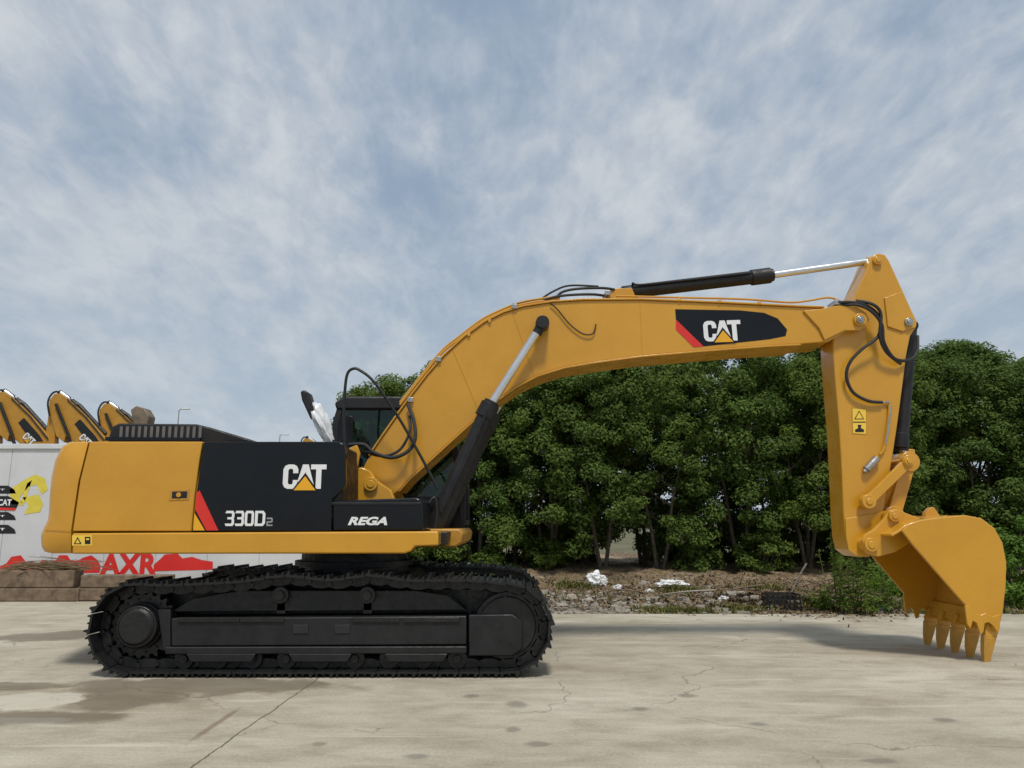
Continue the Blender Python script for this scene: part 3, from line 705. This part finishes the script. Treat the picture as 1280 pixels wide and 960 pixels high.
def GV(u,v):
    a=(u-640)/F; b=(480-v)/F; dy=CP-b*SP; dz=SP+b*CP; t=12.0
    while t<40:
        x,y,z=a*t,CAM.y+dy*t,CAM.z+dz*t
        if z<=(max(0,vh(x,y)) if y>EY else 0): break
        t+=.05
    return (x,y)
for j in range(NY+1):
    for i in range(NX+1):
        x=-1.3+i*28/NX; y=EY-.25+j*18/NY; ye=y+.12*noise.noise(Vector((x*1.3,0,0))) if j==0 else y
        vx.append((x,ye,vh(x,y) if j>0 else -.03))
for j in range(NY):
    for i in range(NX):
        a=j*(NX+1)+i; vf.append((a,a+1,a+NX+2,a+NX+1))
o=raw('verge',vx,vf,SOIL,None,True); o['kind']='structure'
def stones(n,fx,seed,smin,smax,mat,name):
    r=random.Random(seed); V,Fc=[],[]
    for _ in range(n):
        x,y=fx(r); s=r.uniform(smin,smax)*(1 if r.random()<.93 else 2.2); z=(vh(x,y) if y>EY-.2 else 0)
        rot=Matrix.Rotation(r.uniform(0,6.28),3,'Z')@Matrix.Rotation(r.uniform(-.5,.5),3,'X')
        b0=len(V)
        for sx in (-1,1):
            for sy in (-1,1):
                for sz in (-1,1):
                    q=rot@Vector((sx*s*r.uniform(.6,1.2),sy*s*r.uniform(.5,1),sz*s*r.uniform(.3,.65))); V.append((x+q.x,y+q.y,z+q.z+s*.2))
        for f in ((0,1,3,2),(4,6,7,5),(0,4,5,1),(2,3,7,6),(0,2,6,4),(1,5,7,3)): Fc.append(tuple(b0+k for k in f))
    o=raw(name,V,Fc,mat); o['kind']='stuff'; return o
tag(stones(1700,lambda r:(r.choice((r.uniform(-1,12),r.gauss(3.0,1.2),r.gauss(1.2,.8))),EY+.05+abs(r.gauss(0,1.3))),3,.01,.05,STONE,'rubble'),'small stones and broken concrete scattered over the earth strip','rubble')
def blades(n,fx,seed,h0,h1,mat,name,flat=0.3,w=.012):
    r=random.Random(seed); V,Fc=[],[]
    for _ in range(n):
        x,y=fx(r); z=vh(x,y) if y>EY-.2 else 0; h=r.uniform(h0,h1); a=r.uniform(0,6.28)
        d=Vector((math.cos(a),math.sin(a),0)); l=r.uniform(flat*.5,flat*1.5)*h; ww=Vector((-d.y,d.x,0))*w*r.uniform(.6,1.4)
        p=Vector((x,y,z)); q=p+d*l*.4+Vector((0,0,h*.6)); e=p+d*l+Vector((0,0,h))
        b0=len(V); V+= [tuple(p-ww),tuple(p+ww),tuple(q+ww*.8),tuple(q-ww*.8),tuple(e)]
        Fc+=[(b0,b0+1,b0+2,b0+3),(b0+3,b0+2,b0+4)]
    return raw(name,V,Fc,mat)
patches=[(GV(825,765),.3),(GV(865,766),.25),(GV(930,763),.4),(GV(1020,757),.5),(GV(1150,762),.7),(GV(1240,765),.8),(GV(850,738),.3),(GV(720,735),.3),(GV(960,735),.5)]
def fx_g(r):
    if r.random()<.3: return (r.uniform(-1,15),EY+.8+abs(r.gauss(0,3)))
    (c,s)=r.choice(patches); return (c[0]+r.gauss(0,s*.8),max(EY-.05,c[1]+r.gauss(0,s*.45)))
o=blades(6500,fx_g,5,.03,.14,GRASS,'grass',.7); tag(o,'low green and straw-coloured grass tufts on the earth strip','grass',kind='stuff')
def fx_d(r):
    if r.random()<.4: 
        g=GV(1005,748); return (g[0]+r.gauss(0,1.0),g[1]+r.gauss(0,.7))
    return (r.uniform(-1,12),EY+.5+abs(r.gauss(0,2.4)))
o=blades(19000,fx_d,6,.01,.07,DRY,'leaf_litter',3.5,.018); tag(o,'dry leaves, twigs and straw lying on the earth strip','litter',kind='stuff')

# ================================================================= TREES
def leaf_cloud(clumps,seed,L,V=None,Fc=None):
    r=random.Random(seed); V=[] if V is None else V; Fc=[] if Fc is None else Fc
    g=r.gauss
    for (c,rc,n,cen) in clumps:
        out=(c-cen).normalized() if (c-cen).length>0.01 else Vector((0,0,1))
        for _ in range(n):
            d=Vector((g(0,1),g(0,1),g(0,1))).normalized()
            rad=rc*(r.random()**.4)
            p=c+Vector((d.x*rad,d.y*rad,d.z*rad*.75))
            nn=(d*.75+out*.35+Vector((0,0,.5))+Vector((g(0,.42),g(0,.42),g(0,.42)))).normalized()
            t=nn.orthogonal().normalized(); t=(Matrix.Rotation(r.uniform(0,6.28),3,nn)@t); s=nn.cross(t)
            l=L*r.uniform(.7,1.3); w=l*.25
            b0=len(V)
            V+= [tuple(p-t*l*.5),tuple(p+s*w-nn*l*.03),tuple(p+t*l*.5-nn*l*.14),tuple(p-s*w-nn*l*.03)]
            Fc.append((b0,b0+1,b0+2,b0+3))
    return V,Fc
def make_tree(seed,H,rx,zbot,nm=185,leaves=270):
    r=random.Random(seed)
    root=thing('tree','x','tree',(0,0,0))
    cl=[]; cen=Vector((0,0,(H+zbot)/2)); 
    for i in range(nm):
        z=r.random()**.9; a=r.uniform(0,6.28)
        prof=min(1,1.25*math.sqrt(max(0,1-((z-.40)/.62)**2)))
        f=r.uniform(.45,1)**.5*prof*(.9+.25*noise.noise(Vector((math.cos(a)*1.3+seed,math.sin(a)*1.3,z*3))))
        c=Vector((math.cos(a)*rx*f,math.sin(a)*rx*f,zbot+z*(H-zbot)))
        if z<.16 and r.random()<.35: continue
        rc=r.uniform(.22,.44); cl.append((c,rc,int(leaves*(rc/.38)**2),Vector((0,0,c.z-.6))))
    V,Fc=leaf_cloud(cl,seed+1,.100)
    raw('crown',V,Fc,LEAF,root)
    bm=bmesh.new(); ns=r.choice((2,3,3)); cz=cen.z
    for k in range(ns):
        a=2*PI*k/ns+r.uniform(-.5,.5); b=.12; lean=r.uniform(.2,.5)*rx*.8
        pts=[Vector((math.cos(a)*b*.6,math.sin(a)*b*.6,-.1))]
        for q in (.25,.5,.75,1): pts.append(Vector((math.cos(a)*(b+lean*q**1.3)+r.gauss(0,.05),math.sin(a)*(b+lean*q**1.3)+r.gauss(0,.05),q*cz*1.05)))
        pp=cat(pts,4); n=len(pp); tube(bm,pp,[.06*(1-.7*i/n) for i in range(n)],7)
        for i in range(4):
            p0=pp[int(n*(.4+.15*i))-1]; aa=r.uniform(0,6.28); e=p0+Vector((math.cos(aa)*rx*.55,math.sin(aa)*rx*.55,.9))
            tube(bm,cat([p0,(p0+e)/2+Vector((0,0,-.1)),e],3),[.03,.028,.026,.024,.02,.016,.012],5)
    obj('trunk',bm,BARK,root)
    return root
protos=[make_tree(11,6.0,1.85,.7),make_tree(23,6.3,1.75,.95),make_tree(37,5.9,1.95,.55),make_tree(51,6.15,1.8,1.1)]
ordn=['first','second','third','fourth','fifth','sixth','seventh','eighth','ninth','tenth','eleventh','twelfth','thirteenth','fourteenth']
used=set()
def place_tree(i,x,y,s,rot,label,group):
    k=i%4; z=max(0,vh(x,y))
    if k not in used:
        used.add(k); t=protos[k]; t.location=(x,y,z); t.scale=s; t.rotation_euler.z=rot; t['label']=label; t['group']=group; return t
    return dup(protos[k],(x,y,z),label,group,s,rot)
r=random.Random(5)
for i in range(12):
    x=-2.9+i*1.8+r.uniform(-.3,.3); y=13.0+r.uniform(-.5,.6); s=r.uniform(.94,1.04)
    place_tree(i,x,y,(s*1.05,s,s*(1.0 if i>0 else .95)),r.uniform(0,6.28),f'dense green broadleaf tree, {ordn[i]} from the left in the front row behind the rubble strip','front row of broadleaf trees')
for i in range(12):
    x=-3.9+i*2.0+r.uniform(-.3,.3); y=15.4+r.uniform(-.4,.6); s=r.uniform(1.04,1.12)
    place_tree(i+2,x,y,(s*1.08,s,s*(.92 if i==0 else 1)),r.uniform(0,6.28),f'taller green broadleaf tree, {ordn[i]} from the left in the row behind the front trees','back row of broadleaf trees')
def bush(name,label,cat_,loc,rx,rz,seed,nm,leaves,L,mat,group=None):
    rr2=random.Random(seed); root=thing(name,label,cat_,loc,group); cl=[]; cen=Vector((0,0,0))
    for i in range(nm):
        a=rr2.uniform(0,6.28); q=rr2.random()**.6; z=rr2.uniform(.1,1)*rz*math.sqrt(max(.05,1-q*q*.8))
        cl.append((Vector((math.cos(a)*rx*q,math.sin(a)*rx*q,z)),rr2.uniform(.16,.3),leaves,cen))
    V,Fc=leaf_cloud(cl,seed,L); raw('foliage',V,Fc,mat,root)
    bm=bmesh.new()
    for c in cl[::3]: tube(bm,[Vector((c[0].x*.2,c[0].y*.2,-.05)),c[0]*.6+Vector((0,0,.1)),c[0]],[.02,.013,.006],5)
    WL[root.name]=Vector((0,0,0)); obj('stem',bm,BARK,root); return root
k_=0
for i in range(12):
    if i==4: continue
    bush('bush',f'low shaded bush, {ordn[k_]} from the left behind the tree trunks','bush',(-4+i*1.9,17.4+r.uniform(-.4,.4),.2),1.25,(2.4 if i>6 else 2.0),70+i,70,110,.16,LEAF,'bushes behind the tree trunks'); k_+=1
ub=[(-.6,12.4,.6,.9),(1.0,12.9,.6,.8),(4.9,12.3,.6,.8),(6.6,12.0,.7,1.1),(9.0,11.7,.8,1.3)]
for i,(x,y,a,b) in enumerate(ub):
    bush('bush',f'leafy undergrowth bush, {ordn[i]} from the left at the foot of the front trees','bush',(x,y,vh(x,y)),a,b,170+i,30,120,.10,LEAF,'undergrowth bushes at the foot of the front trees')
bush('shrub','bright green leafy shrub at the right edge behind the bucket','shrub',(P(1262,700,7.0)[0],7.2,0),1.05,1.85,90,75,150,.085,LEAF2)
bush('shrub','smaller leafy shrub between the bucket and the rightmost trees','shrub',(P(1205,700,8.6)[0],8.9,.1),1.0,1.65,92,60,130,.085,LEAF2)
bush('shrub','low sprawling green shrub at the foot of the trees right of the black crate','shrub',(P(1130,720,8.5)[0],8.2,.1),.9,.9,93,44,110,.075,LEAF2)
def weed(label,loc,H,n,seed,spread):
    q=random.Random(seed); root=thing('weed',label,'plant',loc,'tall weeds beside the stick')
    V,Fc=[],[]; bm=bmesh.new()
    for i in range(n):
        a=q.uniform(0,6.28); s=q.random()*spread; b=Vector((math.cos(a)*s,math.sin(a)*s,0)); h=H*q.uniform(.6,1); e=b*1.5+Vector((q.gauss(0,.06),q.gauss(0,.06),h))
        tube(bm,[b,(b+e)/2,e],[.008,.006,.003],4)
        for k in range(38):
            t=q.uniform(.12,1); p=b.lerp(e,t); aa=q.uniform(0,6.28); l=q.uniform(.07,.15)*(1.2-t*.5); d=Vector((math.cos(aa),math.sin(aa),q.uniform(-.1,.6))).normalized(); w=d.cross(Vector((0,0,1))).normalized()*l*.17
            b0=len(V); V+=[tuple(p),tuple(p+d*l*.5+w),tuple(p+d*l-Vector((0,0,l*.25))),tuple(p+d*l*.5-w)]; Fc.append((b0,b0+1,b0+2,b0+3))
    raw('leaves',V,Fc,LEAF2,root); WL[root.name]=Vector((0,0,0)); obj('stem',bm,GRASS,root)
for i,(u,v,H,n,s) in enumerate(((1055,768,1.45,16,.22),(1082,770,1.1,12,.25),(1030,764,.5,8,.2),(1110,768,.8,10,.25))):
    g=G(u,v); weed(('tallest leafy weed left of the bucket, standing just left of the lower stick','leafy weed directly under the bucket hinge','short weed just right of the black crate','bushy weed behind the bucket opening')[i],(g[0],g[1]+.1,.0),H,n,200+i,s)

# ================================================================= LEFT BACKGROUND
YW=9.6
def wallmat():
    m,nt,b=newmat('white_wall_paint'); tc=nt.nodes.new('ShaderNodeTexCoord').outputs['Object']
    c=ramp_out(nt,nz(nt,tc,.8,8,.7),[(.3,(.52,.53,.54)),(.7,(.66,.665,.67))])
    sep=nt.nodes.new('ShaderNodeSeparateXYZ'); nt.links.new(tc,sep.inputs[0])
    g=mth(nt,'ADD',sep.outputs[2],mth(nt,'MULTIPLY',nz(nt,tc,2.5,6),1.2))
    c=mixc(nt,mapr(nt,g,.4,1.4,.6,0),c,(.27,.24,.2)); nt.links.new(c,b.inputs['Base Color']); b.inputs['Roughness'].default_value=.7
    return m
WALL=wallmat()
xa=P(-260,700,YW)[0]; xb=P(432,700,YW)[0]; ztop=P(30,555,YW)[1]
W=thing('boundary_wall','long white painted wall with red and yellow graffiti behind the counterweight','wall',(xa,YW,0))
bm=bmesh.new()
x=xa
while x<xb-.1:
    box(bm,x+.006,min(xb,x+1.2)-.006,YW,YW+.12,0,ztop-.12); x+=1.2
box(bm,xa,xb,YW+.02,YW+.1,0,ztop-.125)
wp=obj('wall_panel',bm,WALL,W,bevel=.006)
bm=bmesh.new(); box(bm,xa-.05,xb+.05,YW-.05,YW+.17,ztop-.12,ztop); obj('wall_cap',bm,WALL,W,bevel=.01)
yq=YW-.006
def blob(name,pts,mat,Y=yq,parent=wp): return sheet(name,[Q(p,Y) for p in pts],Y,mat,parent)
blob('red_graffiti',[
 [(60,714),(64,703),(70,700),(74,694),(84,694),(88,700),(97,701),(104,697),(114,694),(122,700),(126,708),(124,716),(60,716)],
 [(0,708),(8,704),(14,696),(26,694),(32,702),(46,704),(56,700),(64,706),(62,714),(0,716)],
 [(192,706),(200,699),(206,693),(222,692),(228,698),(240,696),(252,700),(266,702),(266,712),(192,714)]],RED)
text('graffiti_letters','AXR',126,196,691,720,yq-.004,RED,wp,.04)
YS_=[[(12,612),(30,600),(44,593),(56,598),(60,612),(52,618),(46,606),(36,608),(24,622),(30,632),(14,630)],[(28,622),(48,618),(54,630),(50,640),(30,643),(36,632)],[(34,604),(40,600),(30,630),(26,628)]]
blob('yellow_graffiti',YS_,pmat('yellow_spray',(.62,.52,.05),(.75,.62,.08),6,.6))
for k,(v0,v1,s) in enumerate(((607,617,'T'),(620,636,'CAT'),(640,650,'T'),(656,667,'T'))):
    blob('black_sign_patch',[[(-30,v0),(10,v0),(24 if k==1 else 18,(v0+v1)/2),(20,v1),(-30,v1)]],BLKM)
    text('sign_letters',s,(-2 if k==1 else 0),(14 if k==1 else 6),v0+4,v1-4,yq-.004,WHT,wp,.03)
blob('red_sign_edge',[[(-30,633),(20,635),(18,638),(-30,637)]],RED,yq-.008)
grp='timber beams stacked before the white wall'
def beam(u0,u1,v0,v1,Y,dep,label):
    X0,Z1=P(u0,v0,Y); X1,Z0=P(u1,v1,Y); bm=bmesh.new(); box(bm,X0,X1,Y,Y+dep,max(0.005,Z0),Z1)
    o=obj('timber_beam',bm,WOOD,None,bevel=.02); tag(o,label,'timber beam',grp); return Z1
Yt=7.9
beam(-90,97,735.5,752,Yt,.4,'long weathered timber beam at the bottom left of the stack, on the concrete')
beam(-100,91,713,734.8,Yt+.03,.38,'thick timber beam lying on top of the leftmost bottom beam')
beam(99,212,735.5,751,Yt+.05,.36,'shorter weathered timber beam on the concrete under the counterweight')
beam(101,210,719,734.8,Yt+.07,.33,'shorter timber beam lying on the right bottom beam, below the counterweight')
bm=bmesh.new(); q=random.Random(9)
c=PP(62,712,Yt+.2)
for i in range(220):
    a=q.gauss(0,.25); l=q.uniform(.4,1.2); p=c+Vector((q.gauss(0,.34),q.uniform(-.15,.2),abs(q.gauss(0,.06))))
    d=Vector((math.cos(a),q.gauss(0,.15),math.sin(a)*.3)).normalized()*l*.5
    tube(bm,[p-d,p+Vector((0,0,.03)),p+d],[.006,.009,.004],4)
tag(obj('brushwood_pile',bm,DRY),'pile of dry brown twigs on top of the timber beams','brushwood')
# parked machines behind wall
YP=31.6
root=thing('parked_excavator','x','excavator',(P(110,700,YP)[0],YP,0),'parked excavators behind the white wall')
bp2=[(61,512),(62,500),(68,492),(76,492),(90,503),(110,523),(131,547),(146,575),(160,610),(146,618),(122,585),(98,558),(82,545),(80,553),(70,545)]
bm=bmesh.new(); prism(bm,Q(bp2,YP),YP,YP+.6); bo=obj('boom',bm,YELD,root,bevel=.02)
bm=bmesh.new(); prism(bm,Q([(93,530),(100,524),(119,545),(124,553),(110,553)],YP-.02),YP-.02,YP); obj('logo_panel',bm,BLKM,bo)
_o=logo(98,548,16,YP-.03,bo,-42,.01)
bm=bmesh.new(); tube(bm,[PP(74,490,YP+.3),PP(100,508,YP+.3),PP(132,543,YP+.3)],.13,10); obj('boom_cylinder',bm,BLKM,bo)
bm=bmesh.new(); tube(bm,[PP(76,491,YP+.1),PP(90,500,YP+.1)],.09,10); obj('cylinder_rod',bm,CHR,bo)
bm=bmesh.new(); tube(bm,cat([PP(62,520,YP-.1),PP(60,502,YP-.1),PP(68,490,YP+.1),PP(82,493,YP+.1),PP(96,506,YP)],4),.05,8); obj('boom_hose',bm,BLKM,bo)
bm=bmesh.new(); tube(bm,[PP(84,499,YP-.05),PP(108,522,YP-.05),PP(130,550,YP-.05)],.035,8); obj('boom_pipe',bm,RUB,bo)
bm=bmesh.new(); tube(bm,[PP(70,505,YP-.1),PP(86,545,YP-.1),PP(96,585,YP-.1)],.08,10); obj('lift_cylinder',bm,BLKM,root)
bm=bmesh.new(); prism(bm,Q([(62,508),(70,506),(68,560),(64,600),(56,600),(54,560)],YP+.1),YP+.1,YP+.5); obj('stick',bm,YELD,root,bevel=.03)
X0=P(110,700,YP)[0]
bm=bmesh.new(); box(bm,X0-.2,X0+2.2,YP-1,YP+1.9,1.1,2.7); obj('body',bm,YELD,root,bevel=.1)
for y in (YP-1,YP+1.3):
    bm=bmesh.new(); box(bm,X0-.6,X0+2.4,y,y+.6,0,1.0); obj('crawler_track',bm,TRK,root,bevel=.3,seg=4)
dxp=P(72,491,YP)[0]-X0
root['label']='second parked yellow excavator from the left, its boom tip above the white wall'
def pk(s,u,dy,label):
    tx=P(u,491+(1-s)*160,YP+dy)[0]
    return dup(root,(tx-dxp*s,YP+dy,0),label,'parked excavators behind the white wall',(s,s,s))
pk(1.01,2,0,'leftmost parked yellow excavator, its boom cut off by the photo edge above the white wall')
third=pk(.94,134,.3,'third parked yellow excavator from the left, next to the black engine hood')
pk(.74,384,2,'distant parked yellow excavator showing just left of the cab mirror')
bm=bmesh.new()
prism(bm,[(a-third.location.x,b) for a,b in Q([(163,512),(170,507),(180,510),(186,520),(184,530),(176,540),(170,560),(164,560),(166,530)],YP)],-.3,.5)
bk=obj('folded_bucket',bm,pmat('worn_bucket',(.12,.09,.06),(.25,.19,.13),2,.6),None,bevel=.05); bk.parent=third; bk.scale=(1/.94,)*3
for (u,v,Y,lab) in ((224,511,60,'thin grey street lamp rising above the black engine hood'),(350,543,75,'distant grey street lamp above the black side panel')):
    x,z=P(u,v,Y); t=thing('street_lamp',lab,'street lamp',(x,Y,0))
    bm=bmesh.new(); tube(bm,[(x,Y,0),(x,Y,z-.1)],[.09,.05],8); tube(bm,[(x,Y,z-.15),(x+.25,Y,z),(x+.5,Y,z)],.04,6); obj('pole',bm,GRYM,t)
    bm=bmesh.new(); box(bm,x+.3,x+.95,Y-.15,Y+.15,z-.07,z+.05); obj('lamp_head',bm,WHT,t,bevel=.02)
# ---------------------------------------------------------------- debris on verge
def bag(u,v,w,h,seed,label,mat=WHT):
    g=GV(u,v); bm=bmesh.new(); bmesh.ops.create_icosphere(bm,subdivisions=4,radius=1)
    for vv in bm.verts:
        d=vv.co.copy(); k=1+.5*noise.noise(d*1.8+Vector((seed,0,0)))+.3*noise.noise(d*5+Vector((0,seed,0)))
        vv.co=Vector((g[0]+d.x*w*k,g[1]+d.y*w*.6*k,vh(g[0],g[1])+h*.55+d.z*h*k))
    tag(obj('plastic_bag',bm,mat,None,smooth=20),label,'plastic bag','litter bags on the earth strip')
bag(746,731,.22,.17,1,'upright crumpled white bag below the boom, left of the other litter')
bag(840,733,.30,.08,2,'flat white plastic sheet lying in the middle of the earth strip')
bag(772,736,.11,.05,3,'small white scrap of plastic just right of the upright white bag')
bag(812,741,.08,.04,4,'tiny white scrap just left of the flat white sheet')
bag(905,750,.09,.04,5,'tiny white scrap left of the black crate')
g=G(977,762); cx0,cy0,cz0=g[0],g[1],.02
bm=bmesh.new(); wx,wy,wz=.29,.2,.26
for z in (0.01,.09,.17,.25):
    for y in (-wy,wy): box(bm,cx0-wx,cx0+wx,cy0+y-.01,cy0+y+.01,cz0+z,cz0+z+.03)
    for x in (-wx,wx): box(bm,cx0+x-.01,cx0+x+.01,cy0-wy,cy0+wy,cz0+z+.001,cz0+z+.031)
for k in range(7):
    x=cx0-wx+k*wx/3
    for y in (-wy,wy): box(bm,x-.012,x+.012,cy0+y-.012,cy0+y+.012,cz0,cz0+wz+.02)
box(bm,cx0-wx,cx0+wx,cy0-wy,cy0+wy,cz0,cz0+.012)
tag(obj('plastic_crate',bm,BLKM),'black open plastic crate on the edge of the earth strip','crate')
q=random.Random(31)
for i,(u,v,l,a,lab) in enumerate(((1000,744,.7,1.1,'pale stick leaning up beside the black crate'),(860,748,1.1,.1,'long pale stick lying left of the black crate'),(790,744,.8,-.1,'brown stick lying below the white bags'),(930,742,.9,.15,'thin branch lying behind the grass tufts'),(1020,739,1.1,.25,'longest branch on the litter heap right of the black crate'),(1035,745,.9,-.3,'branch sloping down to the right on the litter heap'))):
    g=GV(u,v); z=vh(g[0],g[1]); bm=bmesh.new()
    d=Vector((math.cos(a),q.uniform(-.2,.2),math.sin(a)))*l*.5; c=Vector((g[0],g[1],z+.03+abs(d.z)))
    tube(bm,cat([c-d,c+Vector((0,.02,.02)),c+d],4),[.018]*9,6); tag(obj('stick',bm,WOOD if i not in (0,1) else STONE),lab,'stick')
for i,(u,v,s,lab) in enumerate(((715,750,.16,'broken concrete lump nearest the front of the track'),(890,754,.11,'broken concrete lump in front of the long pale stick'),(1045,757,.15,'grey concrete lump right of the black crate'),(805,731,.13,'pale concrete lump left of the flat white sheet'),(680,745,.18,'large concrete lump right behind the track end'))):
    g=GV(u,v); bm=bmesh.new(); bmesh.ops.create_icosphere(bm,subdivisions=2,radius=1)
    for vv in bm.verts:
        d=vv.co.copy(); k=1+.6*noise.noise(d*1.3+Vector((i*3,0,0))); vv.co=Vector((g[0]+d.x*s*k,g[1]+d.y*s*k*.7,vh(g[0],g[1])+d.z*s*.5*k+s*.2))
    tag(obj('concrete_lump',bm,STONE,None,smooth=15),lab,'rubble')

# ================================================================= LIGHT, SKY, CAMERA
sdir=Vector((.12,-1,0)).normalized(); EL=R(62)
S=Vector((sdir.x*math.cos(EL),sdir.y*math.cos(EL),math.sin(EL)))
ld=bpy.data.lights.new('sun','SUN'); ld.energy=2.6; ld.angle=R(9); ld.color=(1,.96,.89)
lo=bpy.data.objects.new('sun',ld); COL.objects.link(lo); lo.rotation_euler=S.to_track_quat('Z','Y').to_euler(); lo.location=(0,-5,20)
w=bpy.data.worlds.new('World'); scene.world=w; w.use_nodes=True; nt=w.node_tree
bg=nt.nodes['Background']; bg.inputs[1].default_value=.1
sky=nt.nodes.new('ShaderNodeTexSky'); sky.sky_type='NISHITA'; sky.sun_disc=False; sky.sun_elevation=EL; sky.sun_rotation=math.atan2(sdir.x,sdir.y); sky.air_density=1.2; sky.dust_density=1.5
tc=nt.nodes.new('ShaderNodeTexCoord').outputs['Generated']
sep=nt.nodes.new('ShaderNodeSeparateXYZ'); nt.links.new(tc,sep.inputs[0])
zz=mth(nt,'ADD',mth(nt,'MAXIMUM',sep.outputs[2],0.0),.3)
cb=nt.nodes.new('ShaderNodeCombineXYZ'); nt.links.new(mth(nt,'DIVIDE',sep.outputs[0],zz),cb.inputs[0]); nt.links.new(mth(nt,'DIVIDE',sep.outputs[1],zz),cb.inputs[1])
def cmap(rot,scl):
    mp=nt.nodes.new('ShaderNodeMapping'); mp.inputs['Rotation'].default_value=(0,0,R(rot)); mp.inputs['Scale'].default_value=scl; nt.links.new(cb.outputs[0],mp.inputs[0]); return mp.outputs[0]
n1=nz(nt,cmap(35,(1.2,1.1,1)),2.0,7,.55,.3); n2=nz(nt,cmap(50,(1.6,.9,1)),9,7,.62,.3); n3=nz(nt,cmap(10,(1.3,.8,1)),.8,2,.5,.2); n4=nz(nt,cmap(52,(2.6,.9,1)),5,4,.6,.5)
den=mth(nt,'ADD',mth(nt,'MULTIPLY',n1,.46),mth(nt,'ADD',mth(nt,'MULTIPLY',n2,.20),mth(nt,'ADD',mth(nt,'MULTIPLY',n3,.34),mth(nt,'MULTIPLY',n4,.14))))
mask=mapr(nt,den,.42,.68)
blue=mixc(nt,.85,sky.outputs[0],(2.85,3.8,5.05))
hz=mapr(nt,sep.outputs[2],0,.5,1,0)
cl=ramp_out(nt,mth(nt,'ADD',mth(nt,'MULTIPLY',n2,.5),mth(nt,'MULTIPLY',n1,.5)),[(.36,(4.5/8,5.05/8,5.8/8)),(.62,(5.9/8,6.3/8,6.75/8))])
cl=mixc(nt,1.0,cl,(8,8,8),'MULTIPLY')
col=mixc(nt,mask,blue,cl)
col=mixc(nt,mth(nt,'MULTIPLY',hz,.62),col,(5.0,5.75,6.4))
nt.links.new(col,bg.inputs[0])
cd=bpy.data.cameras.new('camera'); co=bpy.data.objects.new('camera',cd); COL.objects.link(co)
co.location=CAM; co.rotation_euler=(PI/2+PIT,0,0); cd.sensor_width=36; cd.lens=F/1280*36; cd.clip_end=6000; cd.clip_start=.05
scene.camera=co
scene.view_settings.view_transform='Standard'; scene.view_settings.look='None'; scene.view_settings.exposure=0
